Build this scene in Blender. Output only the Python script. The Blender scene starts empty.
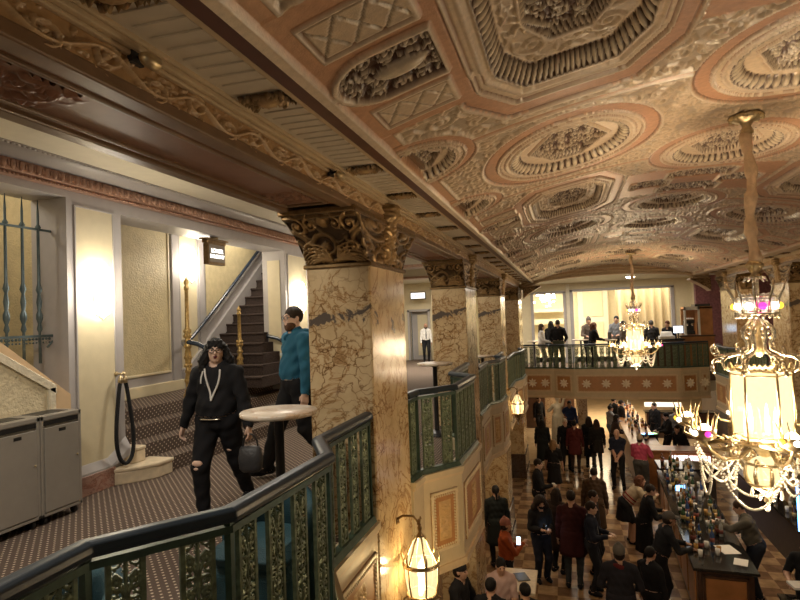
import bpy, bmesh, math, random
import numpy as np
from mathutils import Vector, Matrix
random.seed(7); np.random.seed(7)
PI = math.pi
C = bpy.context.scene.collection
sc = bpy.context.scene
sc.view_settings.view_transform = 'Standard'; sc.view_settings.look = 'None'
sc.view_settings.gamma = 1.0; sc.view_settings.use_curve_mapping = False
sc.view_settings.exposure = 1.25
FH = -3.6          # hall floor
FF = -0.4          # far balcony floor
def mezz_z(y): return 0.0 if y < 9 else (-0.4 if y > 15 else -0.4*(y-9)/6)

# ------------------------------------------------------------------ materials
MATS = {}
def M(name, col, rough=.5, metal=0., var=.12, scale=9., bump=0., bscale=60., emit=0., ecol=None, spec=.5, trans=0., coat=0., alpha=None, col2=None):
    if name in MATS: return MATS[name]
    m = bpy.data.materials.new(name); m.use_nodes = True
    nt = m.node_tree; b = nt.nodes['Principled BSDF']; L = nt.links.new
    tc = nt.nodes.new('ShaderNodeTexCoord')
    n = nt.nodes.new('ShaderNodeTexNoise'); n.inputs['Scale'].default_value = scale; n.inputs['Detail'].default_value = 4
    L(tc.outputs['Object'], n.inputs['Vector'])
    r = nt.nodes.new('ShaderNodeValToRGB')
    c1 = [max(0, c*(1-var)) for c in col[:3]]; c2 = [min(1, c*(1+var)) for c in col[:3]] if col2 is None else col2
    r.color_ramp.elements[0].position = .3; r.color_ramp.elements[1].position = .7
    r.color_ramp.elements[0].color = (*c1, 1); r.color_ramp.elements[1].color = (*c2[:3], 1)
    L(n.outputs['Fac'], r.inputs['Fac']); L(r.outputs['Color'], b.inputs['Base Color'])
    b.inputs['Roughness'].default_value = rough; b.inputs['Metallic'].default_value = metal
    b.inputs['Specular IOR Level'].default_value = spec
    b.inputs['Transmission Weight'].default_value = trans
    b.inputs['Coat Weight'].default_value = coat
    if bump:
        n2 = nt.nodes.new('ShaderNodeTexNoise'); n2.inputs['Scale'].default_value = bscale; n2.inputs['Detail'].default_value = 3
        L(tc.outputs['Object'], n2.inputs['Vector'])
        bp = nt.nodes.new('ShaderNodeBump'); bp.inputs['Strength'].default_value = bump; bp.inputs['Distance'].default_value = .02
        L(n2.outputs['Fac'], bp.inputs['Height']); L(bp.outputs['Normal'], b.inputs['Normal'])
    if emit:
        b.inputs['Emission Color'].default_value = (*(ecol or col)[:3], 1); b.inputs['Emission Strength'].default_value = emit
    MATS[name] = m
    return m

def lit_glass(name, col, strength, see=.35):
    """a glowing lamp glass: partly clear, partly emitting"""
    if name in MATS: return MATS[name]
    m = bpy.data.materials.new(name); m.use_nodes = True; nt = m.node_tree; nt.nodes.clear()
    o = nt.nodes.new('ShaderNodeOutputMaterial'); e = nt.nodes.new('ShaderNodeEmission'); t = nt.nodes.new('ShaderNodeBsdfTransparent'); mx = nt.nodes.new('ShaderNodeMixShader')
    tc = nt.nodes.new('ShaderNodeTexCoord'); n = nt.nodes.new('ShaderNodeTexNoise'); n.inputs['Scale'].default_value = 25
    r = nt.nodes.new('ShaderNodeValToRGB'); r.color_ramp.elements[0].color = (*[c*.8 for c in col], 1); r.color_ramp.elements[1].color = (*col, 1)
    nt.links.new(tc.outputs['Object'], n.inputs['Vector']); nt.links.new(n.outputs['Fac'], r.inputs['Fac']); nt.links.new(r.outputs['Color'], e.inputs['Color'])
    e.inputs['Strength'].default_value = strength; mx.inputs['Fac'].default_value = 1-see
    nt.links.new(t.outputs[0], mx.inputs[1]); nt.links.new(e.outputs[0], mx.inputs[2]); nt.links.new(mx.outputs[0], o.inputs['Surface'])
    MATS[name] = m
    return m

def nodes_of(name):
    m = bpy.data.materials.new(name); m.use_nodes = True; MATS[name] = m
    nt = m.node_tree
    def N(t, **k):
        n = nt.nodes.new('ShaderNode'+t)
        for a, v in k.items():
            if hasattr(n, a): setattr(n, a, v)
            else: n.inputs[a].default_value = v
        return n
    return m, nt, nt.nodes['Principled BSDF'], N, nt.links.new
def ramp(N, stops):
    r = N('ValToRGB'); cr = r.color_ramp
    while len(cr.elements) < len(stops): cr.elements.new(.5)
    for e, (p, c) in zip(cr.elements, stops): e.position = p; e.color = (*c, 1)
    return r

def make_carpet():
    m, nt, b, N, L = nodes_of('carpet')
    tc = N('TexCoord'); mp = N('Mapping'); mp.inputs['Rotation'].default_value = (0, 0, PI/4); mp.inputs['Scale'].default_value = (21, 21, 21)
    sx = N('SeparateXYZ'); L(tc.outputs['Object'], sx.inputs[0]); xz = N('Math', operation='SUBTRACT'); L(sx.outputs['X'], xz.inputs[0]); L(sx.outputs['Z'], xz.inputs[1])
    cb = N('CombineXYZ'); L(xz.outputs[0], cb.inputs['X']); L(sx.outputs['Y'], cb.inputs['Y']); L(cb.outputs[0], mp.inputs['Vector'])
    fr = N('VectorMath', operation='FRACTION'); L(mp.outputs[0], fr.inputs[0])
    sb = N('VectorMath', operation='SUBTRACT'); L(fr.outputs[0], sb.inputs[0]); sb.inputs[1].default_value = (.5, .5, .5)
    mu = N('VectorMath', operation='MULTIPLY'); L(sb.outputs[0], mu.inputs[0]); mu.inputs[1].default_value = (1, 1, 0)
    le = N('VectorMath', operation='LENGTH'); L(mu.outputs[0], le.inputs[0])
    r = ramp(N, [(.15, (.62, .50, .38)), (.22, (.13, .096, .078))]); L(le.outputs['Value'], r.inputs['Fac'])
    n = N('TexNoise', Scale=160.); L(tc.outputs['Object'], n.inputs['Vector'])
    mx = N('MixRGB', blend_type='MULTIPLY'); mx.inputs['Fac'].default_value = .5; L(r.outputs[0], mx.inputs[1]); L(n.outputs['Color'], mx.inputs[2]); L(mx.outputs[0], b.inputs['Base Color'])
    b.inputs['Roughness'].default_value = .95; b.inputs['Specular IOR Level'].default_value = .1
    bp = N('Bump', Strength=.5, Distance=.01); L(n.outputs['Fac'], bp.inputs['Height']); L(bp.outputs[0], b.inputs['Normal'])
make_carpet()

def make_marble(name, base, light, vein, dark, z0=None, rough=.18, vs=5.):
    m, nt, b, N, L = nodes_of(name)
    tc = N('TexCoord'); n0 = N('TexNoise', Scale=3., Detail=6.); L(tc.outputs['Object'], n0.inputs['Vector'])
    wp = N('MixRGB', blend_type='ADD'); wp.inputs['Fac'].default_value = .5; L(tc.outputs['Object'], wp.inputs[1]); L(n0.outputs['Color'], wp.inputs[2])
    mp = N('Mapping'); mp.inputs['Scale'].default_value = (1, 1, 1.5); mp.inputs['Rotation'].default_value = (.3, .5, .2); L(wp.outputs[0], mp.inputs['Vector'])
    v = N('TexVoronoi', feature='DISTANCE_TO_EDGE', Scale=vs); L(mp.outputs[0], v.inputs['Vector'])
    vr = ramp(N, [(.0, vein), (.008, vein), (.05, (1, 1, 1))]); L(v.outputs['Distance'], vr.inputs['Fac'])
    n1 = N('TexNoise', Scale=1.6, Detail=8., Roughness=.65); L(tc.outputs['Object'], n1.inputs['Vector'])
    br = ramp(N, [(.3, base), (.55, light), (.75, [c*.85 for c in base])]); L(n1.outputs['Fac'], br.inputs['Fac'])
    nm = N('TexNoise', Scale=1.3, Detail=2.); L(tc.outputs['Object'], nm.inputs['Vector'])
    mr = ramp(N, [(.38, (.06,)*3), (.60, (1.,)*3)]); L(nm.outputs['Fac'], mr.inputs['Fac'])
    mx = N('MixRGB', blend_type='MULTIPLY'); L(mr.outputs[0], mx.inputs['Fac']); L(br.outputs[0], mx.inputs[1]); L(vr.outputs[0], mx.inputs[2])
    n4 = N('TexNoise', Scale=2.0, Detail=9., Roughness=.62, Distortion=1.3); L(tc.outputs['Object'], n4.inputs['Vector'])
    s4 = N('Math', operation='SUBTRACT'); L(n4.outputs['Fac'], s4.inputs[0]); s4.inputs[1].default_value = .5
    a4 = N('Math', operation='ABSOLUTE'); L(s4.outputs[0], a4.inputs[0]); r4 = ramp(N, [(.0, vein), (.006, [min(1, c*1.8) for c in vein]), (.03, (1, 1, 1))]); L(a4.outputs[0], r4.inputs['Fac'])
    m4 = N('MixRGB', blend_type='MULTIPLY'); m4.inputs['Fac'].default_value = .85; L(mx.outputs[0], m4.inputs[1]); L(r4.outputs[0], m4.inputs[2])
    out = m4.outputs[0]
    if z0 is not None:
        sx = N('SeparateXYZ'); L(wp.outputs[0], sx.inputs[0])
        a = N('Math', operation='SUBTRACT'); L(sx.outputs['Z'], a.inputs[0]); a.inputs[1].default_value = z0+.25
        ab = N('Math', operation='ABSOLUTE'); L(a.outputs[0], ab.inputs[0])
        n3 = N('TexNoise', Scale=3.2, Detail=9., Roughness=.66, Distortion=.6); L(tc.outputs['Object'], n3.inputs['Vector'])
        m3 = N('Math', operation='MULTIPLY_ADD'); L(ab.outputs[0], m3.inputs[0]); m3.inputs[1].default_value = 1.2; L(n3.outputs['Fac'], m3.inputs[2])
        rr = ramp(N, [(.455, (1, 1, 1)), (.47, (.3, .3, .3)), (.50, (0, 0, 0))]); L(m3.outputs[0], rr.inputs['Fac'])
        m2 = N('MixRGB'); L(rr.outputs[0], m2.inputs['Fac']); L(out, m2.inputs[1]); m2.inputs[2].default_value = (*dark, 1); out = m2.outputs[0]
    L(out, b.inputs['Base Color']); b.inputs['Roughness'].default_value = rough
make_marble('marble_pillar', (.44, .31, .16), (.60, .46, .27), (.34, .25, .17), (.10, .078, .062), z0=5.27, vs=7.)
make_marble('marble_wall', (.30, .215, .13), (.42, .31, .20), (.35, .25, .18), (.1, .07, .05), vs=4.)
make_marble('marble_dark', (.045, .03, .025), (.09, .06, .045), (.5, .4, .3), (.02, .01, .01), vs=6.)
make_marble('marble_red', (.27, .15, .11), (.36, .22, .17), (.5, .35, .3), (.1, .07, .05), vs=14., rough=.35)
make_marble('marble_top', (.50, .42, .33), (.60, .53, .44), (.5, .38, .28), (.1, .07, .05), vs=9., rough=.35)

def make_checker():
    m, nt, b, N, L = nodes_of('checker_marble')
    tc = N('TexCoord'); ck = N('TexChecker', Scale=1/.36); L(tc.outputs['Object'], ck.inputs['Vector'])
    ck.inputs['Color1'].default_value = (.42, .29, .165, 1); ck.inputs['Color2'].default_value = (.22, .135, .08, 1)
    n = N('TexNoise', Scale=5., Detail=7.); L(tc.outputs['Object'], n.inputs['Vector'])
    r = ramp(N, [(.3, (.6, .55, .5)), (.7, (1.1, 1.05, 1))]); L(n.outputs['Fac'], r.inputs['Fac'])
    mx = N('MixRGB', blend_type='MULTIPLY'); mx.inputs['Fac'].default_value = 1; L(ck.outputs[0], mx.inputs[1]); L(r.outputs[0], mx.inputs[2]); L(mx.outputs[0], b.inputs['Base Color'])
    b.inputs['Roughness'].default_value = .16
make_checker()

def attr_mat(name, rough, metal=0., bump=.25):
    m, nt, b, N, L = nodes_of(name)
    a = N('Attribute'); a.attribute_name = 'Col'
    tc = N('TexCoord'); n = N('TexNoise', Scale=30., Detail=5.); L(tc.outputs['Object'], n.inputs['Vector'])
    r = ramp(N, [(.3, (.85,)*3), (.7, (1.08,)*3)]); L(n.outputs['Fac'], r.inputs['Fac'])
    mx = N('MixRGB', blend_type='MULTIPLY'); mx.inputs['Fac'].default_value = 1; L(a.outputs['Color'], mx.inputs[1]); L(r.outputs[0], mx.inputs[2]); L(mx.outputs[0], b.inputs['Base Color'])
    b.inputs['Roughness'].default_value = rough; b.inputs['Metallic'].default_value = metal
    n2 = N('TexNoise', Scale=120., Detail=2.); L(tc.outputs['Object'], n2.inputs['Vector'])
    bp = N('Bump', Strength=bump, Distance=.004); L(n2.outputs['Fac'], bp.inputs['Height']); L(bp.outputs[0], b.inputs['Normal'])
    return m
attr_mat('plaster_gilt', .34); attr_mat('bronze_gilt', .38, .55)

GREY = M('grey_paint', (.41, .385, .375), .45, var=.04)
CREAM = M('cream_paint', (.66, .58, .39), .5, var=.04, bump=.05)
CREAMW = M('cream_ceiling', (.68, .63, .50), .5, var=.04)
PLASTER = M('rough_plaster', (.66, .57, .38), .8, var=.08, bump=.8, bscale=34)
PLASTERF = M('leather_plaster', (.58, .49, .29), .55, var=.1, bump=.5, bscale=45)
PEACH = M('peach_paint', (.62, .45, .27), .5, var=.06)
STONE = M('cream_stone', (.62, .52, .37), .45, var=.12, scale=14)
COPPER = M('copper_paint', (.46, .28, .20), .32, .35, var=.2, scale=20)
BRONZE = M('bronze', (.22, .14, .06), .35, .7, var=.3, scale=25)
GOLD = M('gold_paint', (.50, .35, .14), .3, .8, var=.25, scale=30)
BRASS = M('brass', (.58, .47, .29), .32, .85, var=.15, scale=30)
SILVER = M('silvered_metal', (.74, .69, .58), .22, .9, var=.15, scale=30)
TAN = M('tan_plaster', (.50, .34, .19), .5, var=.1)
TANL = M('light_tan_plaster', (.56, .43, .27), .5, var=.08)
SOFFIT = M('soffit_red', (.235, .11, .062), .42, var=.12)
BROWNM = M('brown_moulding', (.20, .12, .065), .35, var=.15)
RIB = M('rib_plaster', (.60, .53, .42), .5, var=.06)
DARKB = M('dark_band', (.11, .04, .026), .4, var=.15)
GREEN = M('green_iron', (.036, .066, .046), .4, .3, var=.3, scale=18)
GREENG = M('green_gilt_iron', (.115, .145, .088), .36, .4, var=.45, scale=30)
RAIL = M('handrail_paint', (.015, .025, .036), .36, .0, var=.2, spec=.35)
FASC = M('fascia_cream', (.50, .41, .27), .45, var=.06)
ORANGE = M('fascia_orange', (.38, .185, .07), .45, var=.12)
BIN = M('bin_taupe', (.35, .325, .285), .35, .3, var=.04)
BLACK = M('black_paint', (.012, .012, .013), .4, var=.2)
VELVETB = M('black_velvet', (.008, .008, .009), .9, var=.3, bump=.4, bscale=200)
TEAL = M('teal_velvet', (.008, .046, .062), .7, var=.25, bump=.3, bscale=150)
IRONB = M('blue_iron', (.10, .14, .15), .4, .4, var=.2)
WOODO = M('orange_wood', (.36, .16, .055), .35, var=.25, scale=4)
WOODD = M('dark_wood', (.07, .033, .018), .3, var=.3, scale=6)
BLKTOP = M('black_counter', (.015, .014, .013), .1, var=.3)
PAPER = M('white_paper', (.75, .73, .68), .7, var=.03)
WHITE = M('white_enamel', (.72, .71, .68), .4, var=.04)
CRYSTAL = M('crystal', (.85, .83, .78), .06, .0, var=.05, trans=.5, spec=1.)
PEARL = M('pearl_glass', (.80, .78, .70), .12, .0, var=.05, spec=1., coat=.6)
BURG = M('burgundy_damask', (.19, .07, .075), .55, var=.35, scale=14)
CURTAIN = M('cream_curtain', (.72, .58, .36), .8, var=.05)
FLOORP = M('pale_lobby_floor', (.55, .42, .27), .2, var=.1, scale=3)
BACKBAR = M('back_bar_dark', (.035, .025, .02), .5, var=.3)
GLOW = lit_glass('lamp_glass_warm', (1., .74, .37), .85, .4)
GLOWA = lit_glass('lamp_glass_amber', (1., .62, .22), 2.2, .3)
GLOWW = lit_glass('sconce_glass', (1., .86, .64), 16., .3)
FLAME = M('candle_bulb', (1, .8, .5), .3, emit=9., ecol=(1, .72, .36))
SCREEN = M('blue_screen', (.1, .3, .8), .3, emit=4., ecol=(.12, .42, 1.))
SIGNL = M('sign_light', (1, 1, 1), .3, emit=.55, ecol=(1, .98, .92), var=.0)
PINKL = M('pink_sign_light', (.9, .8, .85), .3, emit=1.3, ecol=(1, .8, .85), var=.0)
INK = M('ink_black', (.02, .02, .02), .6)
VIOLET = M('violet_lettering', (.30, .10, .42), .5)

# ------------------------------------------------------------------ mesh builder
class MB:
    def __init__(s): s.v = []; s.f = []; s.sm = []; s.mi = []
    def add(s, vs, fs, smooth=False, mi=0):
        o = len(s.v); s.v += [tuple(p) for p in vs]
        for f in fs: s.f.append(tuple(i+o for i in f)); s.sm.append(smooth); s.mi.append(mi)
        return s
    def box(s, x0, x1, y0, y1, z0, z1, mi=0, M4=None, ch=0.):
        if ch > 0:
            c = ch
            vs = []
            for zz, k in ((z0, c), (z0+c, 0), (z1-c, 0), (z1, c)):
                xa, xb, ya, yb = x0+k, x1-k, y0+k, y1-k
                vs += [(xa+(c if not k else 0), ya, zz), (xb-(c if not k else 0), ya, zz), (xb, ya+(c if not k else 0), zz), (xb, yb-(c if not k else 0), zz),
                       (xb-(c if not k else 0), yb, zz), (xa+(c if not k else 0), yb, zz), (xa, yb-(c if not k else 0), zz), (xa, ya+(c if not k else 0), zz)]
            fs = [tuple(range(7, -1, -1)), tuple(range(24, 32))]
            for r in range(3):
                for i in range(8):
                    j = (i+1) % 8; fs.append((r*8+i, r*8+j, r*8+8+j, r*8+8+i))
        else:
            vs = [(x0, y0, z0), (x1, y0, z0), (x1, y1, z0), (x0, y1, z0), (x0, y0, z1), (x1, y0, z1), (x1, y1, z1), (x0, y1, z1)]
            fs = [(0, 3, 2, 1), (4, 5, 6, 7), (0, 1, 5, 4), (1, 2, 6, 5), (2, 3, 7, 6), (3, 0, 4, 7)]
        if M4 is not None: vs = [tuple(M4 @ Vector(p)) for p in vs]
        return s.add(vs, fs, False, mi)
    def tube(s, pts, r, n=8, closed=False, mi=0, cap=True, sq=None):
        """sweep a circle (or the profile sq: list of 2d points) along pts; r a number or a list"""
        P = [Vector(p) for p in pts]; m = len(P); rs = r if hasattr(r, '__len__') else [r]*m
        up = None; vs = []; prof = sq or [(math.cos(2*PI*i/n), math.sin(2*PI*i/n)) for i in range(n)]; n = len(prof)
        for i in range(m):
            a = P[(i-1) % m] if (closed or i > 0) else P[i]; b = P[(i+1) % m] if (closed or i < m-1) else P[i]
            t = (b-a)
            t = t.normalized() if t.length > 1e-9 else Vector((0, 0, 1))
            if up is None:
                up = Vector((0, 0, 1)) if abs(t.z) < .9 else Vector((1, 0, 0))
            u = (up - t*up.dot(t))
            u = u.normalized() if u.length > 1e-6 else t.orthogonal().normalized()
            w = t.cross(u); up = u if sq is None else up
            for (c, d) in prof: vs.append(P[i] + w*(c*rs[i]) + u*(d*rs[i]))
        fs = []
        for i in range(m if closed else m-1):
            for k in range(n):
                a, b = i*n+k, i*n+(k+1) % n; c, d = ((i+1) % m)*n+(k+1) % n, ((i+1) % m)*n+k
                fs.append((a, b, c, d))
        if cap and not closed: fs += [tuple(range(n-1, -1, -1)), tuple((m-1)*n+k for k in range(n))]
        return s.add(vs, fs, sq is None, mi)
    def lathe(s, prof, n=16, at=(0, 0, 0), mi=0, smooth=True, sx=1, sy=1, ax='z'):
        """prof: list of (radius, height)"""
        vs = []
        for r, h in prof:
            for k in range(n):
                a = 2*PI*k/n; p = (r*math.cos(a)*sx, r*math.sin(a)*sy, h)
                if ax == 'x': p = (p[2], p[0], p[1])
                if ax == 'y': p = (p[0], p[2], p[1])
                vs.append((at[0]+p[0], at[1]+p[1], at[2]+p[2]))
        fs = []
        for i in range(len(prof)-1):
            for k in range(n):
                fs.append((i*n+k, i*n+(k+1) % n, (i+1)*n+(k+1) % n, (i+1)*n+k))
        fs += [tuple(range(n-1, -1, -1)), tuple((len(prof)-1)*n+k for k in range(n))]
        return s.add(vs, fs, smooth, mi)
    def ball(s, c, r, n=10, mi=0, sc=(1, 1, 1)):
        k = max(4, n//2+1)
        return s.lathe([(max(1e-4, r*math.sin(PI*i/k)), -r*math.cos(PI*i/k)) for i in range(k+1)], n, c, mi) if sc == (1, 1, 1) else \
            s.add([(c[0]+sc[0]*r*math.sin(PI*i/k)*math.cos(2*PI*j/n), c[1]+sc[1]*r*math.sin(PI*i/k)*math.sin(2*PI*j/n), c[2]-sc[2]*r*math.cos(PI*i/k)) for i in range(k+1) for j in range(n)],
                  [(i*n+j, i*n+(j+1) % n, (i+1)*n+(j+1) % n, (i+1)*n+j) for i in range(k) for j in range(n)], True, mi)
    def prism(s, poly, z0, z1, mi=0):
        n = len(poly); vs = [(x, y, z0) for x, y in poly]+[(x, y, z1) for x, y in poly]
        ar = sum(poly[i][0]*poly[(i+1) % n][1]-poly[(i+1) % n][0]*poly[i][1] for i in range(n))
        fs = [tuple(range(n-1, -1, -1)), tuple(range(n, 2*n))]+[(i, (i+1) % n, n+(i+1) % n, n+i) for i in range(n)]
        if ar < 0: fs = [f[::-1] for f in fs]
        return s.add(vs, fs, False, mi)
    def loft(s, rings, smooth=False, mi=0, cap=True):
        n = len(rings[0]); vs = [p for r in rings for p in r]; fs = []
        for i in range(len(rings)-1):
            for k in range(n): fs.append((i*n+k, i*n+(k+1) % n, (i+1)*n+(k+1) % n, (i+1)*n+k))
        if cap: fs += [tuple(range(n-1, -1, -1)), tuple((len(rings)-1)*n+k for k in range(n))]
        return s.add(vs, fs, smooth, mi)
    def grid(s, fn, nu, nv, mi=0, smooth=True):
        vs = [fn(i/nu, j/nv) for i in range(nu+1) for j in range(nv+1)]
        return s.add(vs, [(i*(nv+1)+j, (i+1)*(nv+1)+j, (i+1)*(nv+1)+j+1, i*(nv+1)+j+1) for i in range(nu) for j in range(nv)], smooth, mi)
    def xf(s, M4):
        s.v = [tuple(M4 @ Vector(p)) for p in s.v]; return s
    def build(s, name, mat, parent=None, bevel=0., loc=None, rz=None):
        me = bpy.data.meshes.new(name); me.from_pydata(s.v, [], s.f)
        for m in (mat if isinstance(mat, (list, tuple)) else [mat]): me.materials.append(m)
        me.polygons.foreach_set('use_smooth', s.sm); me.polygons.foreach_set('material_index', s.mi); me.update()
        o = bpy.data.objects.new(name, me); C.objects.link(o)
        if parent is not None: o.parent = parent
        if loc is not None: o.location = loc
        if rz is not None: o.rotation_euler = (0, 0, rz)
        if bevel:
            b = o.modifiers.new('edge', 'BEVEL'); b.width = bevel; b.segments = 2; b.limit_method = 'ANGLE'
        return o

def np_mesh(name, V, F, mat, parent=None, cols=None, smooth=True, loc=None):
    """fast mesh from numpy arrays of vertices and quads"""
    me = bpy.data.meshes.new(name); nv, nf, k = len(V), len(F), F.shape[1]
    me.vertices.add(nv); me.vertices.foreach_set('co', np.ascontiguousarray(V, np.float32).ravel())
    me.loops.add(nf*k); me.loops.foreach_set('vertex_index', np.ascontiguousarray(F, np.int32).ravel())
    me.polygons.add(nf); me.polygons.foreach_set('loop_start', np.arange(0, nf*k, k, dtype=np.int32))
    try: me.polygons.foreach_set('loop_total', np.full(nf, k, np.int32))
    except Exception: pass
    me.polygons.foreach_set('use_smooth', np.full(nf, smooth, bool))
    if cols is not None:
        a = me.color_attributes.new('Col', 'FLOAT_COLOR', 'POINT'); c4 = np.ones((nv, 4), np.float32); c4[:, :3] = cols; a.data.foreach_set('color', c4.ravel())
    me.update(calc_edges=True)
    me.materials.append(mat)
    o = bpy.data.objects.new(name, me); C.objects.link(o)
    if parent is not None: o.parent = parent
    if loc is not None: o.location = loc
    return o

# ------------------------------------------------------------------ object bookkeeping
def tag(o, label=None, cat=None, group=None, kind=None):
    if label: o['label'] = label
    if cat: o['category'] = cat
    if group: o['group'] = group
    if kind: o['kind'] = kind
    return o
def struct(o): o['kind'] = 'structure'; return o
def thing(name, label, cat, loc=(0, 0, 0), rz=0., group=None):
    o = bpy.data.objects.new(name, None); C.objects.link(o); o.empty_display_size = .1
    o.location = loc; o.rotation_euler = (0, 0, rz); return tag(o, label, cat, group)
def spart(name, parent=None, loc=(0, 0, 0), rz=0.):
    o = bpy.data.objects.new(name, None); C.objects.link(o); o.location = loc; o.rotation_euler = (0, 0, rz)
    if parent is None: struct(o)
    else: o.parent = parent
    return o
KIDS = {}
def dup(root, loc=None, rz=None, label=None, group=None):
    r = root.copy(); C.objects.link(r)
    if loc is not None: r.location = loc
    if rz is not None: r.rotation_euler = (0, 0, rz)
    if label: r['label'] = label
    if group: r['group'] = group
    for ch in [o for o in C.objects if o.parent == root]:
        c = ch.copy(); C.objects.link(c); c.parent = r
        for g in [o for o in C.objects if o.parent == ch]:
            d = g.copy(); C.objects.link(d); d.parent = c
    return r
def light(name, loc, power, col=(1, .72, .42), size=.08, kind='POINT', rot=None, sx=None, sy=None):
    l = bpy.data.lights.new(name, kind); l.energy = power; l.color = col
    if kind == 'AREA':
        l.shape = 'RECTANGLE'; l.size = sx; l.size_y = sy
    else: l.shadow_soft_size = size
    o = bpy.data.objects.new(name, l); C.objects.link(o); o.location = loc
    if rot: o.rotation_euler = rot
    return o

# ------------------------------------------------------------------ ornament height tiles
def stamp(T, cx, cy, r, h=1., wrap=True):
    H, W = T.shape; R = int(r)+2
    ys = np.arange(int(cy)-R, int(cy)+R+1); xs = np.arange(int(cx)-R, int(cx)+R+1)
    if not wrap:
        ys = ys[(ys >= 0) & (ys < H)]; xs = xs[(xs >= 0) & (xs < W)]
        if len(ys) == 0 or len(xs) == 0: return
    d2 = ((ys[:, None]-cy)**2+(xs[None, :]-cx)**2)/(r*r)
    p = h*np.sqrt(np.clip(1-d2, 0, 1)); ix = np.ix_(ys % H, xs % W); T[ix] = np.maximum(T[ix], p)
def curve(T, pts, w0, w1, wrap=True, h=1.):
    n = len(pts)
    for i, (x, y) in enumerate(pts):
        t = i/max(1, n-1); w = w0+(w1-w0)*t; stamp(T, x, y, w, h*min(1, .5+w/(w0+1e-6)*.5), wrap)
def spiral(T, cx, cy, r0, turns, a0, dr, w, wrap=True, leaves=True):
    n = int(r0*turns*5); P = []
    for i in range(n):
        t = i/n; a = a0+dr*turns*2*PI*t; r = r0*(1-t)**.85+w*.6
        P.append((cx+r*math.cos(a), cy+r*math.sin(a)))
    curve(T, P, w, w*.55, wrap); stamp(T, cx, cy, w*1.7, 1.1, wrap)
    if leaves:
        k = max(3, int(r0/w/1.3))
        for j in range(k):
            t = .02+.5*j/k; a = a0+dr*turns*2*PI*t; r = r0*(1-t)**.85
            for q in range(7):
                u = q/6; b = a-dr*u*.32; rr = r+w*.6+u*w*2.4
                stamp(T, cx+rr*math.cos(b), cy+rr*math.sin(b), w*(.85-.5*u), .85, wrap)
def tile_scroll(W, H, n, wf, seed=1):
    rnd = random.Random(seed); T = np.zeros((H, W)); s = W/n
    for i in range(n):
        for j in range(max(1, int(round(H/s)))):
            d = 1 if (i+j) % 2 else -1
            spiral(T, (i+.5+rnd.uniform(-.1, .1))*s, (j+.5+rnd.uniform(-.1, .1))*s, s*.40, 1.6, rnd.uniform(0, 6.28), d, s*wf)
    for k in range(n*n*3):
        x, y, a = rnd.uniform(0, W), rnd.uniform(0, H), rnd.uniform(0, 6.28)
        for q in range(8):
            u = q/7; stamp(T, x+math.cos(a+u*.7)*u*s*.3, y+math.sin(a+u*.7)*u*s*.3, s*wf*(.9-.6*u), .6)
    return T
T_DENSE = tile_scroll(384, 384, 4, .075, 3)
def tile_rinceau(W=512, H=96):
    T = np.zeros((H, W))
    P = [(x, H*(.5+.28*math.sin(2*PI*x/W*2))) for x in range(0, W, 2)]
    curve(T, P, 4.5, 4.5)
    for k in range(4):
        x = W*(k+.5)/4; up = -1 if k % 2 == 0 else 1
        spiral(T, x, H*(.5-up*.12), H*.33, 1.5, -up*PI/2, up, 4.2)
    rnd = random.Random(5)
    for k in range(40):
        x, y, a = rnd.uniform(0, W), rnd.uniform(.1, .9)*H, rnd.uniform(0, 6.28)
        for q in range(7):
            u = q/6; stamp(T, x+math.cos(a+u)*u*16, y+math.sin(a+u)*u*16, 4.5*(1-.6*u), .7)
    T[:3] = 0; T[-3:] = 0
    return T
T_RIN = tile_rinceau()
def samp(T, u, v):
    """bilinear periodic sample, u,v in tile units"""
    H, W = T.shape; x = (u % 1)*W; y = (v % 1)*H
    x0 = np.floor(x).astype(int); y0 = np.floor(y).astype(int); fx, fy = x-x0, y-y0
    x0 %= W; y0 %= H; x1 = (x0+1) % W; y1 = (y0+1) % H
    return (T[y0, x0]*(1-fx)+T[y0, x1]*fx)*(1-fy)+(T[y1, x0]*(1-fx)+T[y1, x1]*fx)*fy
def cells(nu, nv):
    i = np.arange(nu)[:, None]*(nv+1)+np.arange(nv)[None, :]; i = i.ravel()
    return np.stack([i, i+nv+1, i+nv+2, i+1], 1)

# ------------------------------------------------------------------ camera
def make_camera():
    f = 575.; a = Vector(((565-400)/f, -(311-300)/f, -1)).normalized(); R = math.radians(2.1)
    w = Vector((-math.sin(R), math.cos(R), 0)); w.z = -(w.x*a.x+w.y*a.y)/a.z; w.normalize(); x = a.cross(w)
    m = Matrix((x, a, w))      # columns of world->cam are x,a,w ; so rows here = cam->world
    cam = bpy.data.cameras.new('camera'); cam.sensor_width = 36; cam.lens = 36*f/800; cam.clip_start = .05; cam.clip_end = 200
    o = bpy.data.objects.new('camera', cam); C.objects.link(o)
    o.matrix_world = Matrix.Translation((0, 0, 1.67)) @ m.to_4x4()
    sc.camera = o
make_camera()
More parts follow.
